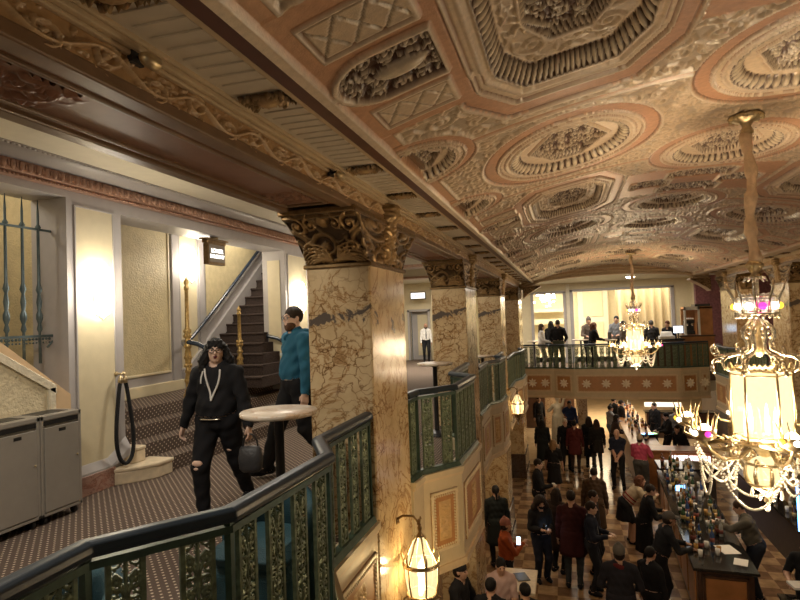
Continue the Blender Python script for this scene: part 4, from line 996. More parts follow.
# ceiling fittings
t = thing('flush_ceiling_light', 'small bright ceiling light under the far arch, behind the second chandelier cord', 'ceiling light', (2.15, 20.6, 2.775))
MB().lathe([(.02, 0), (.16, -.01), (.17, -.03), (.15, -.04)], 20).build('base', BRASS, t); MB().lathe([(.15, -.035), (.12, -.07), (.05, -.09), (.005, -.095)], 20).build('glass_shade', GLOWW, t)
t = thing('crystal_chandelier', 'brilliant crystal chandelier in the bright room seen through the far left opening', 'chandelier', (-.75, 27, 3.3))
MB().tube([(0, 0, 0), (0, 0, -.7)], .012, 6).build('stem', BRASS, t)
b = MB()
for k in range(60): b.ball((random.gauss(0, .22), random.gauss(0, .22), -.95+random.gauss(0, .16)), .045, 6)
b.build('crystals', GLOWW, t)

# ------------------------------------------------------------------ mezzanine furniture
def make_table(label, loc, h=1.05, r=.265, group=None):
    t = thing('cocktail_table', label, 'table', loc, 0, group)
    MB().lathe([(r*.97, h-.032), (r, h-.026), (r, h-.006), (r*.985, h)], 40).build('tabletop', MATS['marble_top'], t)
    MB().lathe([(.04, .02), (.032, .06), (.032, h-.06), (.10, h-.045), (.11, h-.032)], 16).build('pole', BLACK, t)
    MB().lathe([(.24, 0), (.24, .012), (.10, .03), (.04, .05)], 24).build('base', BLACK, t)
    return t
make_table('round marble-topped cocktail table beside the woman, in front of the man in blue', (-1.94, 3.62, 0.004))
make_table('round marble cocktail table behind the second bay railing', (-1.81, 8.0, 0.004), 1.0, .25)
make_table('small round cocktail table behind the third bay railing', (-1.75, 12.4, mezz_z(12.4)+.005), 1.0, .25)
def make_armchair(label, loc, rz):
    t = thing('armchair', label, 'armchair', loc, rz); t.scale = (.80, .88, .96)
    MB().box(-.31, .31, -.30, .28, .14, .40, ch=.05).build('frame', TEAL, t, bevel=.02)
    MB().box(-.29, .29, -.33, .20, .38, .50, ch=.055).build('seat_cushion', TEAL, t, bevel=.02)
    def back(z0, z1, t0, t1, nm, r=.34, w=.10):
        rings = []
        for i in range(25):
            a = t0+(t1-t0)*i/24; c, s = math.cos(a), math.sin(a); zz = z1-(.10*abs(math.sin((a-PI/2)))**1.5 if True else 0)
            rings.append([(c*(r-w), s*(r-w)*.95, z0), (c*r, s*r*.95, z0), (c*(r+.01), s*(r+.01)*.95, zz-.05), (c*(r-.02), s*(r-.02)*.95, zz-.008), (c*(r-w/2), s*(r-w/2)*.95, zz), (c*(r-w+.02), s*(r-w+.02)*.95, zz-.01), (c*(r-w), s*(r-w)*.95, zz-.05)])
        MB().loft(rings, True).build(nm, TEAL, t)
    back(.14, .74, -.25, PI+.25, 'backrest')
    for x in (-.24, .24):
        for y in (-.24, .22): MB().lathe([(.014, 0), (.022, .15)], 8, (x, y, 0)).build('leg', BLACK, t)
    return t
make_armchair('teal velvet tub armchair behind the railing, below the round marble table', (-1.66, 2.96, .004), .0)
make_armchair('teal velvet tub armchair behind the near railing panels, closest to the camera', (-1.92, 1.72, .004), -.5)
# recycling bins
def make_bin(label, loc, lid_hole):
    t = thing('recycling_bin', label, 'bin', loc); h = .93; w = .2135; d = .15
    b = MB(); b.box(-d, d-.012, -w, w, .07, h-.01)
    b.box(-d, d, -w, w, h-.06, h-.0); b.box(d-.02, d+.006, -w, -w+.03, .07, h); b.box(d-.02, d+.006, w-.03, w, .07, h); b.box(d-.02, d+.006, -w, w, .07, .10); b.box(d-.02, d+.006, -w, w, h-.04, h)
    b.build('body', BIN, t, bevel=.005)
    MB().box(d-.012, d+.004, -w+.034, w-.034, h-.085, h-.045).build('waste_slot', BLACK, t)
    dr = MB().box(d-.012, d+.012, -w+.034, w-.034, .105, h-.105).build('door', BIN, t, bevel=.004)
    MB().box(d+.010, d+.0145, -.035, .035, h-.155, h-.128).build('handle', BLACK, dr); MB().lathe([(.009, 0), (.011, .004), (.004, .012)], 10, (d+.012, w-.055, .53), ax='x').build('lock', BRASS, dr)
    MB().box(-d+.03, d-.08, -w+.06, w-.06, h-.004, h+.003).build('lid_opening', BLACK, t)
    for x in (-.11, .11):
        for y in (-.16, .16): MB().lathe([(.03, -.015), (.035, -.012), (.035, .012), (.03, .015)], 12, (x, y, .036), ax='y').box(x-.015, x+.015, y-.02, y+.02, .04, .075).build('caster', BLACK, t)
    return t
b1 = make_bin('taupe metal recycling bin at the right end of the row, under the wall sconce', (-4.5, 4.105, .0), 1)
dup(b1, (-4.5, 3.67, 0), None, 'taupe metal recycling bin in the middle of the row, below the plaster parapet')
dup(b1, (-4.5, 3.235, 0), None, 'taupe metal recycling bin cut off by the left edge of the photo')
# velvet rope on its wall hook
t = thing('velvet_rope', 'black velvet rope hanging in a loop from brass hooks above the stone step end', 'rope', (-4.60, 5.14, 1.12))
P = [(0, .055*math.copysign(1, 1)*0+(-.03), -.02)]
pts = [(0, -.035, -.03), (0, -.06, -.12), (0.01, -.115, -.45), (.015, -.125, -.68), (.02, -.085, -.84), (.02, .0, -.905), (.02, .085, -.84), (.015, .12, -.68), (.01, .105, -.45), (0, .055, -.12), (0, .03, -.03)]
def smooth_path(P, n=6):
    out = []; Q = [Vector(p) for p in P]
    for i in range(len(Q)-1):
        a, b_, c, d = Q[max(i-1, 0)], Q[i], Q[i+1], Q[min(i+2, len(Q)-1)]
        for k in range(n):
            u = k/n; out.append(.5*((2*b_)+(c-a)*u+(2*a-5*b_+4*c-d)*u*u+(3*b_-3*c+d-a)*u**3))
    return out+[Q[-1]]
MB().tube(smooth_path(pts, 8), .021, 12).build('rope', VELVETB, t)
b = MB()
for y in (-.035, .03): b.lathe([(.026, -.05), (.027, -.01), (.018, .01), (.012, .03)], 12, (0, y, .0))
b.lathe([(.02, -.09), (.03, -.085), (.012, -.07), (.01, -.0), (.022, .01), (.012, .03)], 12, (.0, 0, .05), ax='x'); b.tube([(0, -.035, .03), (0, 0, .075), (0, .03, .03)], .006, 6); b.build('brass_hook', BRASS, t)
# newel posts and handrails
def make_newel(label, loc, H):
    t = thing('newel_post', label, 'post', loc); k = H/1.68
    pr = [(.075, 0), (.075, .05), (.055, .07), (.06, .10), (.038, .14), (.045, .20), (.05, .28), (.038, .34), (.05, .36), (.036, .40), (.042, .50), (.046, .62), (.034, .68), (.05, .70), (.05, .73), (.032, .77), (.040, .86), (.046, .93), (.032, .98), (.03, 1.02), (.026, 1.5), (.036, 1.52), (.036, 1.55), (.02, 1.57), (.034, 1.60), (.034, 1.63), (.012, 1.67), (.004, 1.70)]
    b = MB(); b.lathe([(r, z*k) for r, z in pr], 16)
    for z in (.24, .45, .56, .86, .93):
        for q in range(8): b.ball(pol(.044, q*PI/4, z*k), .014, 5, sc=(1, 1, 2))
    b.build('turned_shaft', GOLD, t); return t
make_newel('tall gilded newel post on the carpeted landing, in front of the alcove sconce', (-5.16, 7.02, .64), 1.70)
make_newel('shorter gilded newel post at the foot of the upper stair, behind the woman', (-5.22, 8.47, .64), 1.30)
def make_handrail(label, pts, r=.028):
    t = thing('stair_handrail', label, 'handrail', pts[0]); o = Vector(pts[0]); q = [Vector(p)-o for p in pts]
    MB().tube(smooth_path(q, 5), r, 10).build('rail', M('blue_handrail', (.018, .03, .05), .25, var=.2, coat=.5), t)
    b = MB()
    for i in (0, len(q)-1): b.ball(q[i], r*1.25, 8)
    b.build('end_knob', RAIL, t)
    return t
make_handrail('dark blue handrail climbing the alcove wall beside the upper stair', [(-5.20, 7.06, 1.44), (-5.6, 7.5, 1.42), (-5.90, 8.05, 1.40), (-5.92, 9.0, 2.06), (-5.92, 10.6, 3.28), (-5.92, 12.0, 4.36)])
make_handrail('dark blue double handrail running from the gilded newel post towards the woman', [(-5.14, 7.02, 1.42), (-4.95, 7.06, 1.36), (-4.4, 7.12, 1.02)], .034)
make_handrail('short dark handrail end at the pier, left of the man in blue', [(-5.05, 9.10, 1.42), (-4.80, 9.06, 1.36), (-4.58, 9.0, 1.22)], .03)
# iron grille in the first opening
t = thing('iron_grille', 'blue-grey wrought iron balusters standing in the left stair opening', 'grille', (-4.90, 3.5, 1.2))
for k in range(6):
    y = .90-.172*k; H = 1.78
    zb = .20+.76*max(0, (.92-y))-.0
    b = MB(); b.lathe([(.014, .15), (.012, .45), (.026, .48), (.014, .53), (.030, .58), (.03, .62), (.016, .66), (.026, .74), (.014, .82), (.030, .86), (.015, .92), (.013, 1.45), (.028, 1.47), (.012, 1.50), (.012, 1.60), (.003, 1.74)], 10, (0, y, 0)); b.build('baluster', IRONB, t)
MB().box(-.012, .012, -.2, 1.12, 1.44, 1.46).build('top_bar', IRONB, t)
b = MB(); b.box(-.012, .012, -.2, 1.12, .40, .425)
for k in range(34): b.ball((0, -.18+.036*k, .385), .014, 5); b.ball((0, -.18+.036*k, .35), .010, 5)
b.tube([(0, 1.1, .41), (0, .98, .30)], .01, 6); b.build('lower_bar', IRONB, t)
make_handrail('dark sloping handrail behind the iron grille', [(-5.5, 2.6, 2.55), (-5.5, 3.6, 1.85), (-5.5, 4.3, 1.36)], .035)
SIGNT = M('sign_lettering', (1, 1, 1), .3, emit=1.5, ecol=(1, .98, .92), var=.0)
# hanging stair sign and illuminated sign
def text(s, size, mat, parent, loc, rot, ext=.002):
    cu = bpy.data.curves.new('lettering', 'FONT'); cu.body = s; cu.size = size; cu.align_x = 'CENTER'; cu.align_y = 'CENTER'; cu.extrude = ext; cu.materials.append(mat)
    q = bpy.data.objects.new('lettering', cu); C.objects.link(q); me = bpy.data.meshes.new_from_object(q.evaluated_get(bpy.context.evaluated_depsgraph_get())); bpy.data.objects.remove(q)
    o = bpy.data.objects.new('lettering', me); C.objects.link(o); o.parent = parent; o.location = loc; o.rotation_euler = rot; return o
t = thing('hanging_sign', 'bronze framed stair sign with lit white lettering under the alcove beam', 'sign', (-4.84, 7.25, 2.92), PI/2)
MB().box(-.235, .235, -.05, .05, -.10, -.05, ch=.01).box(-.28, .28, -.065, .065, -.055, -.03, ch=.008).box(-.21, .21, -.04, .04, -.40, -.08).build('housing', BRONZE, t, bevel=.006)
MB().lathe([(.05, -.035), (.06, -.02), (.05, 0)], 12).build('mount', BRASS, t)
MB().box(-.185, .185, -.046, -.04, -.36, -.115).build('face_plate', M('sign_plate', (.20, .17, .13), .4), t)
text('LOWER', .085, SIGNT, t, (0, -.049, -.205), (PI/2, 0, 0)); text('BALCONY', .076, SIGNT, t, (0, -.049, -.285), (PI/2, 0, 0))
t = thing('exit_sign', 'small white lit exit sign on a bracket above the far doorway', 'sign', (-6.45, 25.6, 2.62))
MB().box(-.36, .36, -.04, .04, -.17, .17, ch=.01).build('housing', BLACK, t); MB().box(-.33, .33, -.046, -.04, -.13, .13).build('lit_face', SIGNL, t); text('EXIT', .19, INK, t, (.05, -.048, 0), (PI/2, 0, 0)); MB().tube([(-.36, 0, 0), (-.5, .5, 0), (-.5, .82, 0)], .02, 6).build('bracket', BLACK, t)
# ------------------------------------------------------------------ people: one smooth surface per body, grown from a distance field
def sdf_mesh(prims, res, cuts=()):
    lo = np.full(3, 9e9); hi = -lo
    for p in prims:
        if p[0] == 'c': a, b_, r = p[1], p[2], max(p[3], p[4]); lo = np.minimum(lo, np.minimum(a, b_)-r); hi = np.maximum(hi, np.maximum(a, b_)+r)
        else: r = max(p[2]); lo = np.minimum(lo, p[1]-r); hi = np.maximum(hi, p[1]+r)
    lo = lo-3*res; n = np.ceil((hi+3*res-lo)/res).astype(int)+1
    D = np.full(n, .25, np.float32); best = np.full(n, 9e9, np.float32); Lb = np.zeros(n, np.int8)
    ax = [lo[i]+res*np.arange(n[i]) for i in range(3)]
    for p in prims:
        if p[0] == 'c': a, b_, r = p[1], p[2], max(p[3], p[4]); l, h = np.minimum(a, b_)-r, np.maximum(a, b_)+r
        else: r = max(p[2]); l, h = p[1]-r, p[1]+r
        k, lab = p[5], p[6]; mg = .05+k
        s0 = np.maximum(0, ((l-mg-lo)/res).astype(int)); s1 = np.minimum(n, ((h+mg-lo)/res).astype(int)+2)
        sl = tuple(slice(s0[i], s1[i]) for i in range(3))
        X = ax[0][sl[0]][:, None, None]; Y = ax[1][sl[1]][None, :, None]; Z = ax[2][sl[2]][None, None, :]
        if p[0] == 'c':
            ba = b_-a; L2 = max(1e-9, ba@ba); t = np.clip(((X-a[0])*ba[0]+(Y-a[1])*ba[1]+(Z-a[2])*ba[2])/L2, 0, 1)
            d = np.sqrt((X-a[0]-ba[0]*t)**2+(Y-a[1]-ba[1]*t)**2+(Z-a[2]-ba[2]*t)**2)-(p[3]+(p[4]-p[3])*t)
        else:
            R = p[3]; q = [(X-p[1][0])*R[0, i]+(Y-p[1][1])*R[1, i]+(Z-p[1][2])*R[2, i] for i in range(3)]; rr = p[2]
            k0 = np.sqrt(sum((q[i]/rr[i])**2 for i in range(3))); k1 = np.sqrt(sum((q[i]/rr[i]**2)**2 for i in range(3)))+1e-9; d = k0*(k0-1)/k1
        d = d.astype(np.float32); o = D[sl]
        if lab < 0: D[sl] = np.maximum(o, -d); continue
        hh = np.clip(.5+.5*(o-d)/max(k, 1e-4), 0, 1); D[sl] = o*(1-hh)+d*hh-k*hh*(1-hh)
        m = d < best[sl]; best[sl] = np.where(m, d, best[sl]); Lb[sl] = np.where(m, lab, Lb[sl])
    S = D < 0
    c = [S[i:n[0]-1+i, j:n[1]-1+j, k:n[2]-1+k] for i in (0, 1) for j in (0, 1) for k in (0, 1)]
    cnt = sum(x.astype(np.int8) for x in c); I = np.argwhere((cnt > 0) & (cnt < 8))
    ids = np.full(np.array(n)-1, -1, np.int32); ids[tuple(I.T)] = np.arange(len(I))
    off = [(i, j, k) for i in (0, 1) for j in (0, 1) for k in (0, 1)]
    val = [D[I[:, 0]+o[0], I[:, 1]+o[1], I[:, 2]+o[2]] for o in off]
    acc = np.zeros((len(I), 3)); num = np.zeros(len(I))
    for a in range(8):
        for b_ in range(a+1, 8):
            if sum(abs(off[a][i]-off[b_][i]) for i in range(3)) != 1: continue
            m = (val[a] < 0) != (val[b_] < 0); t = np.where(m, val[a]/(val[a]-val[b_]+1e-12), 0)
            pa, pb = np.array(off[a], float), np.array(off[b_], float); acc += m[:, None]*(pa+t[:, None]*(pb-pa)); num += m
    V = lo+res*(I+acc/num[:, None]); F = []
    for ax_ in range(3):
        u, w = [(1, 2), (2, 0), (0, 1)][ax_]
        s = np.moveaxis(S, (ax_, u, w), (0, 1, 2)); ch = s[:-1, 1:-1, 1:-1] != s[1:, 1:-1, 1:-1]; E = np.argwhere(ch); idm = np.moveaxis(ids, (ax_, u, w), (0, 1, 2))
        e0, e1, e2 = E[:, 0], E[:, 1]+1, E[:, 2]+1
        q = np.stack([idm[e0, e1-1, e2-1], idm[e0, e1, e2-1], idm[e0, e1, e2], idm[e0, e1-1, e2]], 1)
        fl = ~s[e0, e1, e2]; q[fl] = q[fl][:, ::-1]; F.append(q)
    F = np.concatenate(F); F = F[(F >= 0).all(1)]
    lab = Lb[np.clip(np.round((V-lo)/res).astype(int), 0, np.array(n)-1)[:, 0], np.clip(np.round((V-lo)/res).astype(int), 0, np.array(n)-1)[:, 1], np.clip(np.round((V-lo)/res).astype(int), 0, np.array(n)-1)[:, 2]]
    return V, F, lab
def vnormals(V, F):
    fn = np.cross(V[F[:, 1]]-V[F[:, 0]], V[F[:, 3]]-V[F[:, 0]]); N = np.zeros_like(V)
    for i in range(4): np.add.at(N, F[:, i], fn)
    return N/(np.linalg.norm(N, axis=1, keepdims=True)+1e-12)
def rot(ax, a):
    c, s = math.cos(a), math.sin(a)
    return np.array({'x': [[1, 0, 0], [0, c, -s], [0, s, c]], 'y': [[c, 0, s], [0, 1, 0], [-s, 0, c]], 'z': [[c, -s, 0], [s, c, 0], [0, 0, 1]]}[ax])
def ik(a, c, l1, l2, pole):
    d = c-a; D = np.linalg.norm(d); u = d/(D+1e-9)
    if D > (l1+l2)*.998: c = a+u*(l1+l2)*.998; D = (l1+l2)*.998
    x = (l1*l1-l2*l2+D*D)/(2*D); h = math.sqrt(max(0, l1*l1-x*x)); p = pole-u*(pole@u); p = p/(np.linalg.norm(p)+1e-9)
    return a+u*x+p*h, c
SKIN = {}
def skin(c):
    k = 'skin_%d%d%d' % tuple(int(x*99) for x in c); return M(k, c, .5, var=.05, scale=12)
def cloth(c, bump=.15):
    k = 'cloth_%d_%d_%d' % tuple(int(x*999) for x in c); return M(k, c, .85, var=.14, scale=7, bump=bump, bscale=90, spec=.2)
def hairm(c): return M('hair_%d_%d_%d' % tuple(int(x*999) for x in c), c, .6, var=.4, scale=50, bump=.5, bscale=120, spec=.25)
BLK = (.012, .012, .014); NAVY = (.016, .02, .036); DGREY = (.045, .045, .05); BROWN = (.07, .042, .025); MAROON = (.10, .022, .022); JEAN = (.10, .14, .20); CRM_ = (.48, .40, .28)
H_BLK = (.008, .007, .007); H_BRN = (.045, .022, .012); H_DBR = (.02, .012, .008); H_AUB = (.13, .045, .02); H_BLD = (.22, .13, .06); H_GRY = (.22, .21, .2); H_WHT = (.5, .48, .45)
SK1 = (.55, .33, .23); SK2 = (.40, .22, .14); SK3 = (.62, .42, .32)
def person(label, loc, face, H=1.7, w=1., top=BLK, bottom=BLK, hair=('short', H_BRN), sk=SK1, lean=0., hyaw=0., hpitch=0., lh=None, rh=None, lf=(0, 0), rf=(0, 0), sleeves=True, skirt=0, coat=0, pel=None, extra=(), res=.0125, shoes=BLK, legskin=False, twist=0., group=None, near=False, lfz=0., rfz=0., zoff=0., loose=.0):
    s = H/1.75; A = lambda *p: np.array(p, float)*s
    prims = []
    cap = lambda a, b_, r1, r2, k, l: prims.append(('c', a, b_, r1*s, r2*s, k*s, l))
    # (fields: kind,a,b,r1,r2,k,label) for capsules; (kind,c,radii,R,None,k,label) for ellipsoids
    ell = lambda c, r, R, k, l: prims.append(('e', c, np.array(r)*s, R, None, k*s, l))
    P = A(0, 0, .94) if pel is None else A(*pel)
    RL = rot('x', -lean) @ rot('z', twist); I3 = np.eye(3)
    T = lambda x, y, z: P+RL @ A(x, y, z)
    tl = 1
    ell(T(0, -.01, .0), (.165*w, .125*w, .13), RL, .05, 3 if not coat else tl); ell(T(0, .015*w, .14), (.152*w, .12*w+.012*(w-1), .15), RL, .07, tl)
    ell(T(0, 0, .33), (.172*(.6+.4*w), .118*(.5+.5*w), .19), RL, .07, tl)
    sh = {-1: T(-.178*(.75+.25*w), 0, .455), 1: T(.178*(.75+.25*w), 0, .455)}
    cap(T(-.12, 0, .46), T(.12, 0, .46), .07, .07, .06, tl)
    for q in (-1, 1): cap(T(q*.10, -.005, .47), T(q*.04, 0, .53), .05, .05, .04, tl)
    nb = T(0, .0, .52); RH = rot('z', hyaw) @ rot('x', hpitch) @ rot('x', -lean*.35); hc = T(0, .012, .535)+RH @ A(0, .018, .135)
    cap(nb-RL @ A(0, 0, .03), hc-RH @ A(0, .015, .05), .058, .052, .02, 0)
    h = lambda x, y, z: hc+RH @ A(x, y, z)
    ell(h(0, -.012, .025), (.076, .096, .098), RH, .02, 0); ell(h(0, .022, -.045), (.058*(.8+.2*w), .068, .070), RH, .03, 0); ell(h(0, .05, -.088), (.030, .026, .022), RH, .025, 0)
    cap(h(0, .082, .018), h(0, .104, -.022), .009, .014, .012, 0)
    for q in (-1, 1):
        ell(h(q*.077, -.005, -.005), (.012, .020, .032), RH, .006, 0); ell(h(q*.032, .074, -.02), (.020, .016, .016), RH, .02, 0)
        if near: ell(h(q*.030, .100, .008), (.017, .012, .010), RH, .0, -1)
    if near:
        cap(h(-.02, .086, -.053), h(.02, .086, -.053), .007, .007, .006, 0); cap(h(-.016, .085, -.063), h(.016, .085, -.063), .008, .008, .006, 0); cap(h(-.04, .083, .026), h(.04, .083, .026), .009, .009, .012, 0)
    # legs
    ft = {-1: A(-.10+lf[0], lf[1], .085+lfz), 1: A(.10+rf[0], rf[1], .085+rfz)}
    for q in (-1, 1):
        hp = T(q*.09*(.6+.4*w), 0, -.03); kn, an = ik(hp, ft[q], .435*s, .425*s, np.array([q*.08, 1, .0])); ll = 3
        cap(hp, kn, .095*(.5+.5*w)+loose, .062*(.6+.4*w)+loose, .04, ll); cap(kn, an, .062*(.6+.4*w)+loose, .042+loose*1.3, .02, ll if not legskin else 5)
        tn = A(q*.02, .15, 0); hl = an-A(0, .045, .04); cap(hl, an+A(q*.012, .055, -.045), .040, .040, .02, 4); cap(an+A(q*.012, .055, -.045), an+A(q*.02, .14, -.055), .040, .030, .02, 4)
    # arms and hands
    hands = {-1: lh if lh is not None else (-.27, .06, .82), 1: rh if rh is not None else (.27, .06, .82)}
    for q in (-1, 1):
        tg = A(*hands[q]); el, wr = ik(sh[q], tg, .29*s, .255*s, np.array([q*.55, -.65, -.55]))
        cap(sh[q], el, .058*(.7+.3*w)+loose*.5, .045*(.7+.3*w)+loose*.5, .035, 2); cap(el, el*.65+wr*.35, .045*(.7+.3*w)+loose*.5, .040*(.7+.3*w)+loose*.5, .015, 2 if sleeves else 5); cap(el*.65+wr*.35, wr, .040*(.7+.3*w)+loose*.5, .029+loose*.5, .015, 2 if sleeves else 5)
        dr = wr-el; dr = dr/np.linalg.norm(dr); sd = np.cross(dr, np.array([0, 0, 1.])) if abs(dr[2]) < .9 else np.array([0, 1., 0])
        sd = sd-dr*(sd@dr); sd /= np.linalg.norm(sd); 
        if abs(dr[2]) < .9: sd = sd*(1 if True else 1)
        nm = np.cross(sd, dr); nm = nm*(-1 if nm@np.array([-q*1., -.2, -.4]) < 0 else 1)       # palm side, towards the body and down
        pc = wr+dr*.05*s; cap(wr, wr+dr*.02*s, .027, .028, .012, 0)
        for f in range(4): cap(wr+dr*.025*s+sd*(f-1.5)*.015*s, wr+dr*.088*s+sd*(f-1.5)*.021*s, .014, .0125, .012, 0)
        for f in range(4):
            L = (.066, .078, .073, .056)[f]; b0 = wr+dr*.088*s+sd*(f-1.5)*.021*s; b1 = b0+(dr*.86+nm*.42)*L*.5*s; b2 = b1+(dr*.45+nm*.88)*L*.5*s
            cap(b0, b1, .0098, .0092, .004, 0); cap(b1, b2, .0092, .0075, .004, 0)
        t0 = wr+dr*.03*s+(sd*(-.024))*s*(1 if sd@np.array([0, 1., .2]) < 0 else -1); tt = (t0-wr-dr*.03*s); tt = tt/np.linalg.norm(tt); t1 = t0+(dr*.6+tt*.6+nm*.3)*.035*s; t2 = t1+(dr*.85+nm*.45)*.03*s
        cap(t0, t1, .013, .011, .01, 0); cap(t1, t2, .011, .008, .004, 0)
    V, F, lab = sdf_mesh(prims, res)
    body = np_mesh('person', V, F, skin(sk)); body.location = (loc[0], loc[1], loc[2]+zoff); body.rotation_euler = (0, 0, math.atan2(-face[0], face[1]))
    tag(body, label, 'person', group); N = vnormals(V, F); FL = lab[F]
    def garment(nm, labs, off, mat, side=0):
        m = np.isin(FL, labs).sum(1) >= 3
        if side: m &= (V[F].mean(1)-ft[-1] @ np.diag([1, 1, 0])*0)[:, :2] @ (ft[1]-ft[-1])[:2]*side > ((ft[1]+ft[-1])/2)[:2] @ (ft[1]-ft[-1])[:2]*side
        f = F[m]
        if len(f) == 0: return None
        u, inv = np.unique(f, return_inverse=True); wv = V[u]; wr = off*(1+.35*np.sin(wv[:, 0]*60/s+wv[:, 2]*38)+.35*np.sin(wv[:, 2]*52+wv[:, 1]*47)); return np_mesh(nm, wv+N[u]*wr[:, None], inv.reshape(f.shape), mat, body)
    if not legskin or skirt == 0 or True: garment('trousers' if not legskin else 'tights', [3] if not legskin else [3], .006, cloth(bottom))
    garment('shoe', [4], .006, cloth(shoes), 1); garment('shoe', [4], .006, cloth(shoes), -1); garment('jacket' if sleeves else 'shirt', [1, 2], .010, cloth(top) if not isinstance(top, bpy.types.Material) else top)
    # hair or hat
    hp = []; hs = hair[0]; hcap = lambda a, b_, r1, r2, k=.02: hp.append(('c', a, b_, r1*s, r2*s, k*s, 1)); hell = lambda c, r, k=.02: hp.append(('e', c, np.array(r)*s, RH, None, k*s, 1)); cut = lambda c, r: hp.append(('e', c, np.array(r)*s, RH, None, 0., -1))
    hm = hairm(hair[1])
    if hs != 'bald':
        hell(h(0, -.018, .035), (.083, .102, .100))
        if hs in ('long', 'bangs', 'curly', 'frizzy'):
            L = dict(long=.30, bangs=.25, curly=.22, frizzy=.13)[hs]; W = 1.6 if hs == 'frizzy' else (1.36 if hs == 'bangs' else 1.25 if hs == 'curly' else 1.)
            for q in (-1, 1):
                hcap(h(q*.066, -.03, .03), h(q*.088*W, -.02, -.09), .034*W, .036*W); hcap(h(q*.088*W, -.02, -.09), h(q*.095*W, -.01, -L*.8), .036*W, .026*W)
            hcap(h(0, -.065, .03), h(0, -.095, -L), .06*W, .05); hcap(h(-.05, -.07, 0), h(-.05, -.09, -L), .045*W, .04); hcap(h(.05, -.07, 0), h(.05, -.09, -L), .045*W, .04)
            if hs == 'frizzy': hell(h(0, -.03, .04), (.125, .125, .12))
            if hs == 'curly':
                for i in range(14): a = i*2.4; hell(h(.09*math.cos(a), -.03+.07*math.sin(a)-.03, .05-.014*i), (.035, .035, .035), .01)
        if hs == 'bun': hell(h(0, -.11, .06), (.045, .045, .045))
        if hs == 'pony': hcap(h(0, -.10, .06), h(0, -.13, -.16), .035, .02)
        if hs == 'beanie': hp.clear(); hell(h(0, -.018, .045), (.090, .108, .108)); hcap(h(0, -.03, .12), h(0, -.035, .15), .045, .03)
        if hs == 'cap': hp.clear(); hell(h(0, -.014, .04), (.087, .104, .098)); hell(h(0, .10, .05), (.075, .075, .010), .01)
        if hs not in ('beanie', 'cap'): cut(h(0, .13, -.035), (.068, .105, .098))
        else: hp.append(('e', h(0, .02, -.09), np.array((.2, .2, .115))*s, RH, None, 0., -1))
        if hs == 'bangs':
            for i in range(5): hcap(h((i-2)*.028, .060-.005*abs(i-2), .090), h((i-2)*.030, .083-.008*abs(i-2), .040), .016, .011, .012)
        v, f, _ = sdf_mesh(hp, .010 if not near else .006)
        if hs in ('curly', 'bangs', 'frizzy'): n_ = vnormals(v, f); v = v+n_*(.004*np.sin(v[:, :1]*130)*np.sin(v[:, 2:]*110+v[:, 1:2]*90))
        np_mesh('hair' if hs not in ('beanie', 'cap') else ('knit_hat' if hs == 'beanie' else 'cap'), v, f, hm if hs not in ('beanie', 'cap') else cloth(hair[1]), body)
        if hs == 'cap' or hs == 'beanie':
            v, f, _ = sdf_mesh([('e', h(0, -.03, -.02), np.array((.082, .09, .08))*s, RH, None, .01, 1), ('e', h(0, .12, -.03), np.array((.075, .11, .12))*s, RH, None, 0., -1)], .011); np_mesh('hair', v, f, hairm(H_DBR), body)
    b = MB()
    for q in (-1, 1): b.ball(tuple(h(q*.030, .080 if not near else .084, .008)), .0108*s, 8)
    b.build('eyes', M('eye_white', (.48, .45, .42), .2, var=.02) if near else M('eye_dark', (.03, .02, .02), .2), body)
    if near:
        b = MB()
        for q in (-1, 1): b.ball(tuple(h(q*.030, .0910, .008)), .0062*s, 8)
        b.build('pupils', M('eye_dark', (.03, .02, .02), .2), body)
        b = MB()
        for q in (-1, 1): b.tube([tuple(h(q*.014, .096, .028)), tuple(h(q*.03, .095, .034)), tuple(h(q*.05, .083, .028))], [.003, .004, .002], 6)
        b.build('eyebrows', hm, body)
    ex = dict(extra)
    if 'lips' in ex: b = MB(); b.tube([tuple(h(x, .0935-abs(x)*.28, -.053)) for x in (-.02, -.01, 0, .01, .02)], [.003, .006, .0065, .006, .003], 8); b.tube([tuple(h(x, .0935-abs(x)*.28, -.064)) for x in (-.016, -.008, 0, .008, .016)], [.003, .006, .007, .006, .003], 8); b.build('lips', M('lipstick_%d' % int(ex['lips'][0]*100), ex['lips'], .35), body)
    if 'glasses' in ex:
        b = MB()
        for q in (-1, 1):
            b.tube([tuple(h(q*.033+.027*math.cos(a), .108-abs(.027*math.cos(a)*q+.033)*.18, .006+.020*math.sin(a))) for a in [k*PI/8 for k in range(16)]], .003, 6, True); b.tube([tuple(h(q*.060, .098, .010)), tuple(h(q*.078, .05, .012)), tuple(h(q*.080, -.01, .008))], .003, 6)
        b.tube([tuple(h(-.007, .106, .010)), tuple(h(.007, .106, .010))], .003, 6); b.build('glasses', BLACK, body)
    if 'beard' in ex:
        v, f, _ = sdf_mesh([('e', h(0, .030, -.065), np.array((.066, .066, .058))*s, RH, None, .0, 1), ('e', h(0, .052, -.10), np.array((.045, .04, .035))*s, RH, None, .02*s, 1), ('e', h(0, .06, -.012), np.array((.058, .08, .036))*s, RH, None, 0., -1), ('e', h(0, .10, -.058), np.array((.022, .03, .011))*s, RH, None, 0., -1)], .006 if near else .01); np_mesh('beard', v, f, hairm(ex['beard']), body)
    if 'mask' in ex: b = MB(); b.ball(tuple(h(0, .052, -.055)), 1, 10, sc=(.062*s, .062*s, .05*s)); b.build('face_mask', cloth(ex['mask']), body)
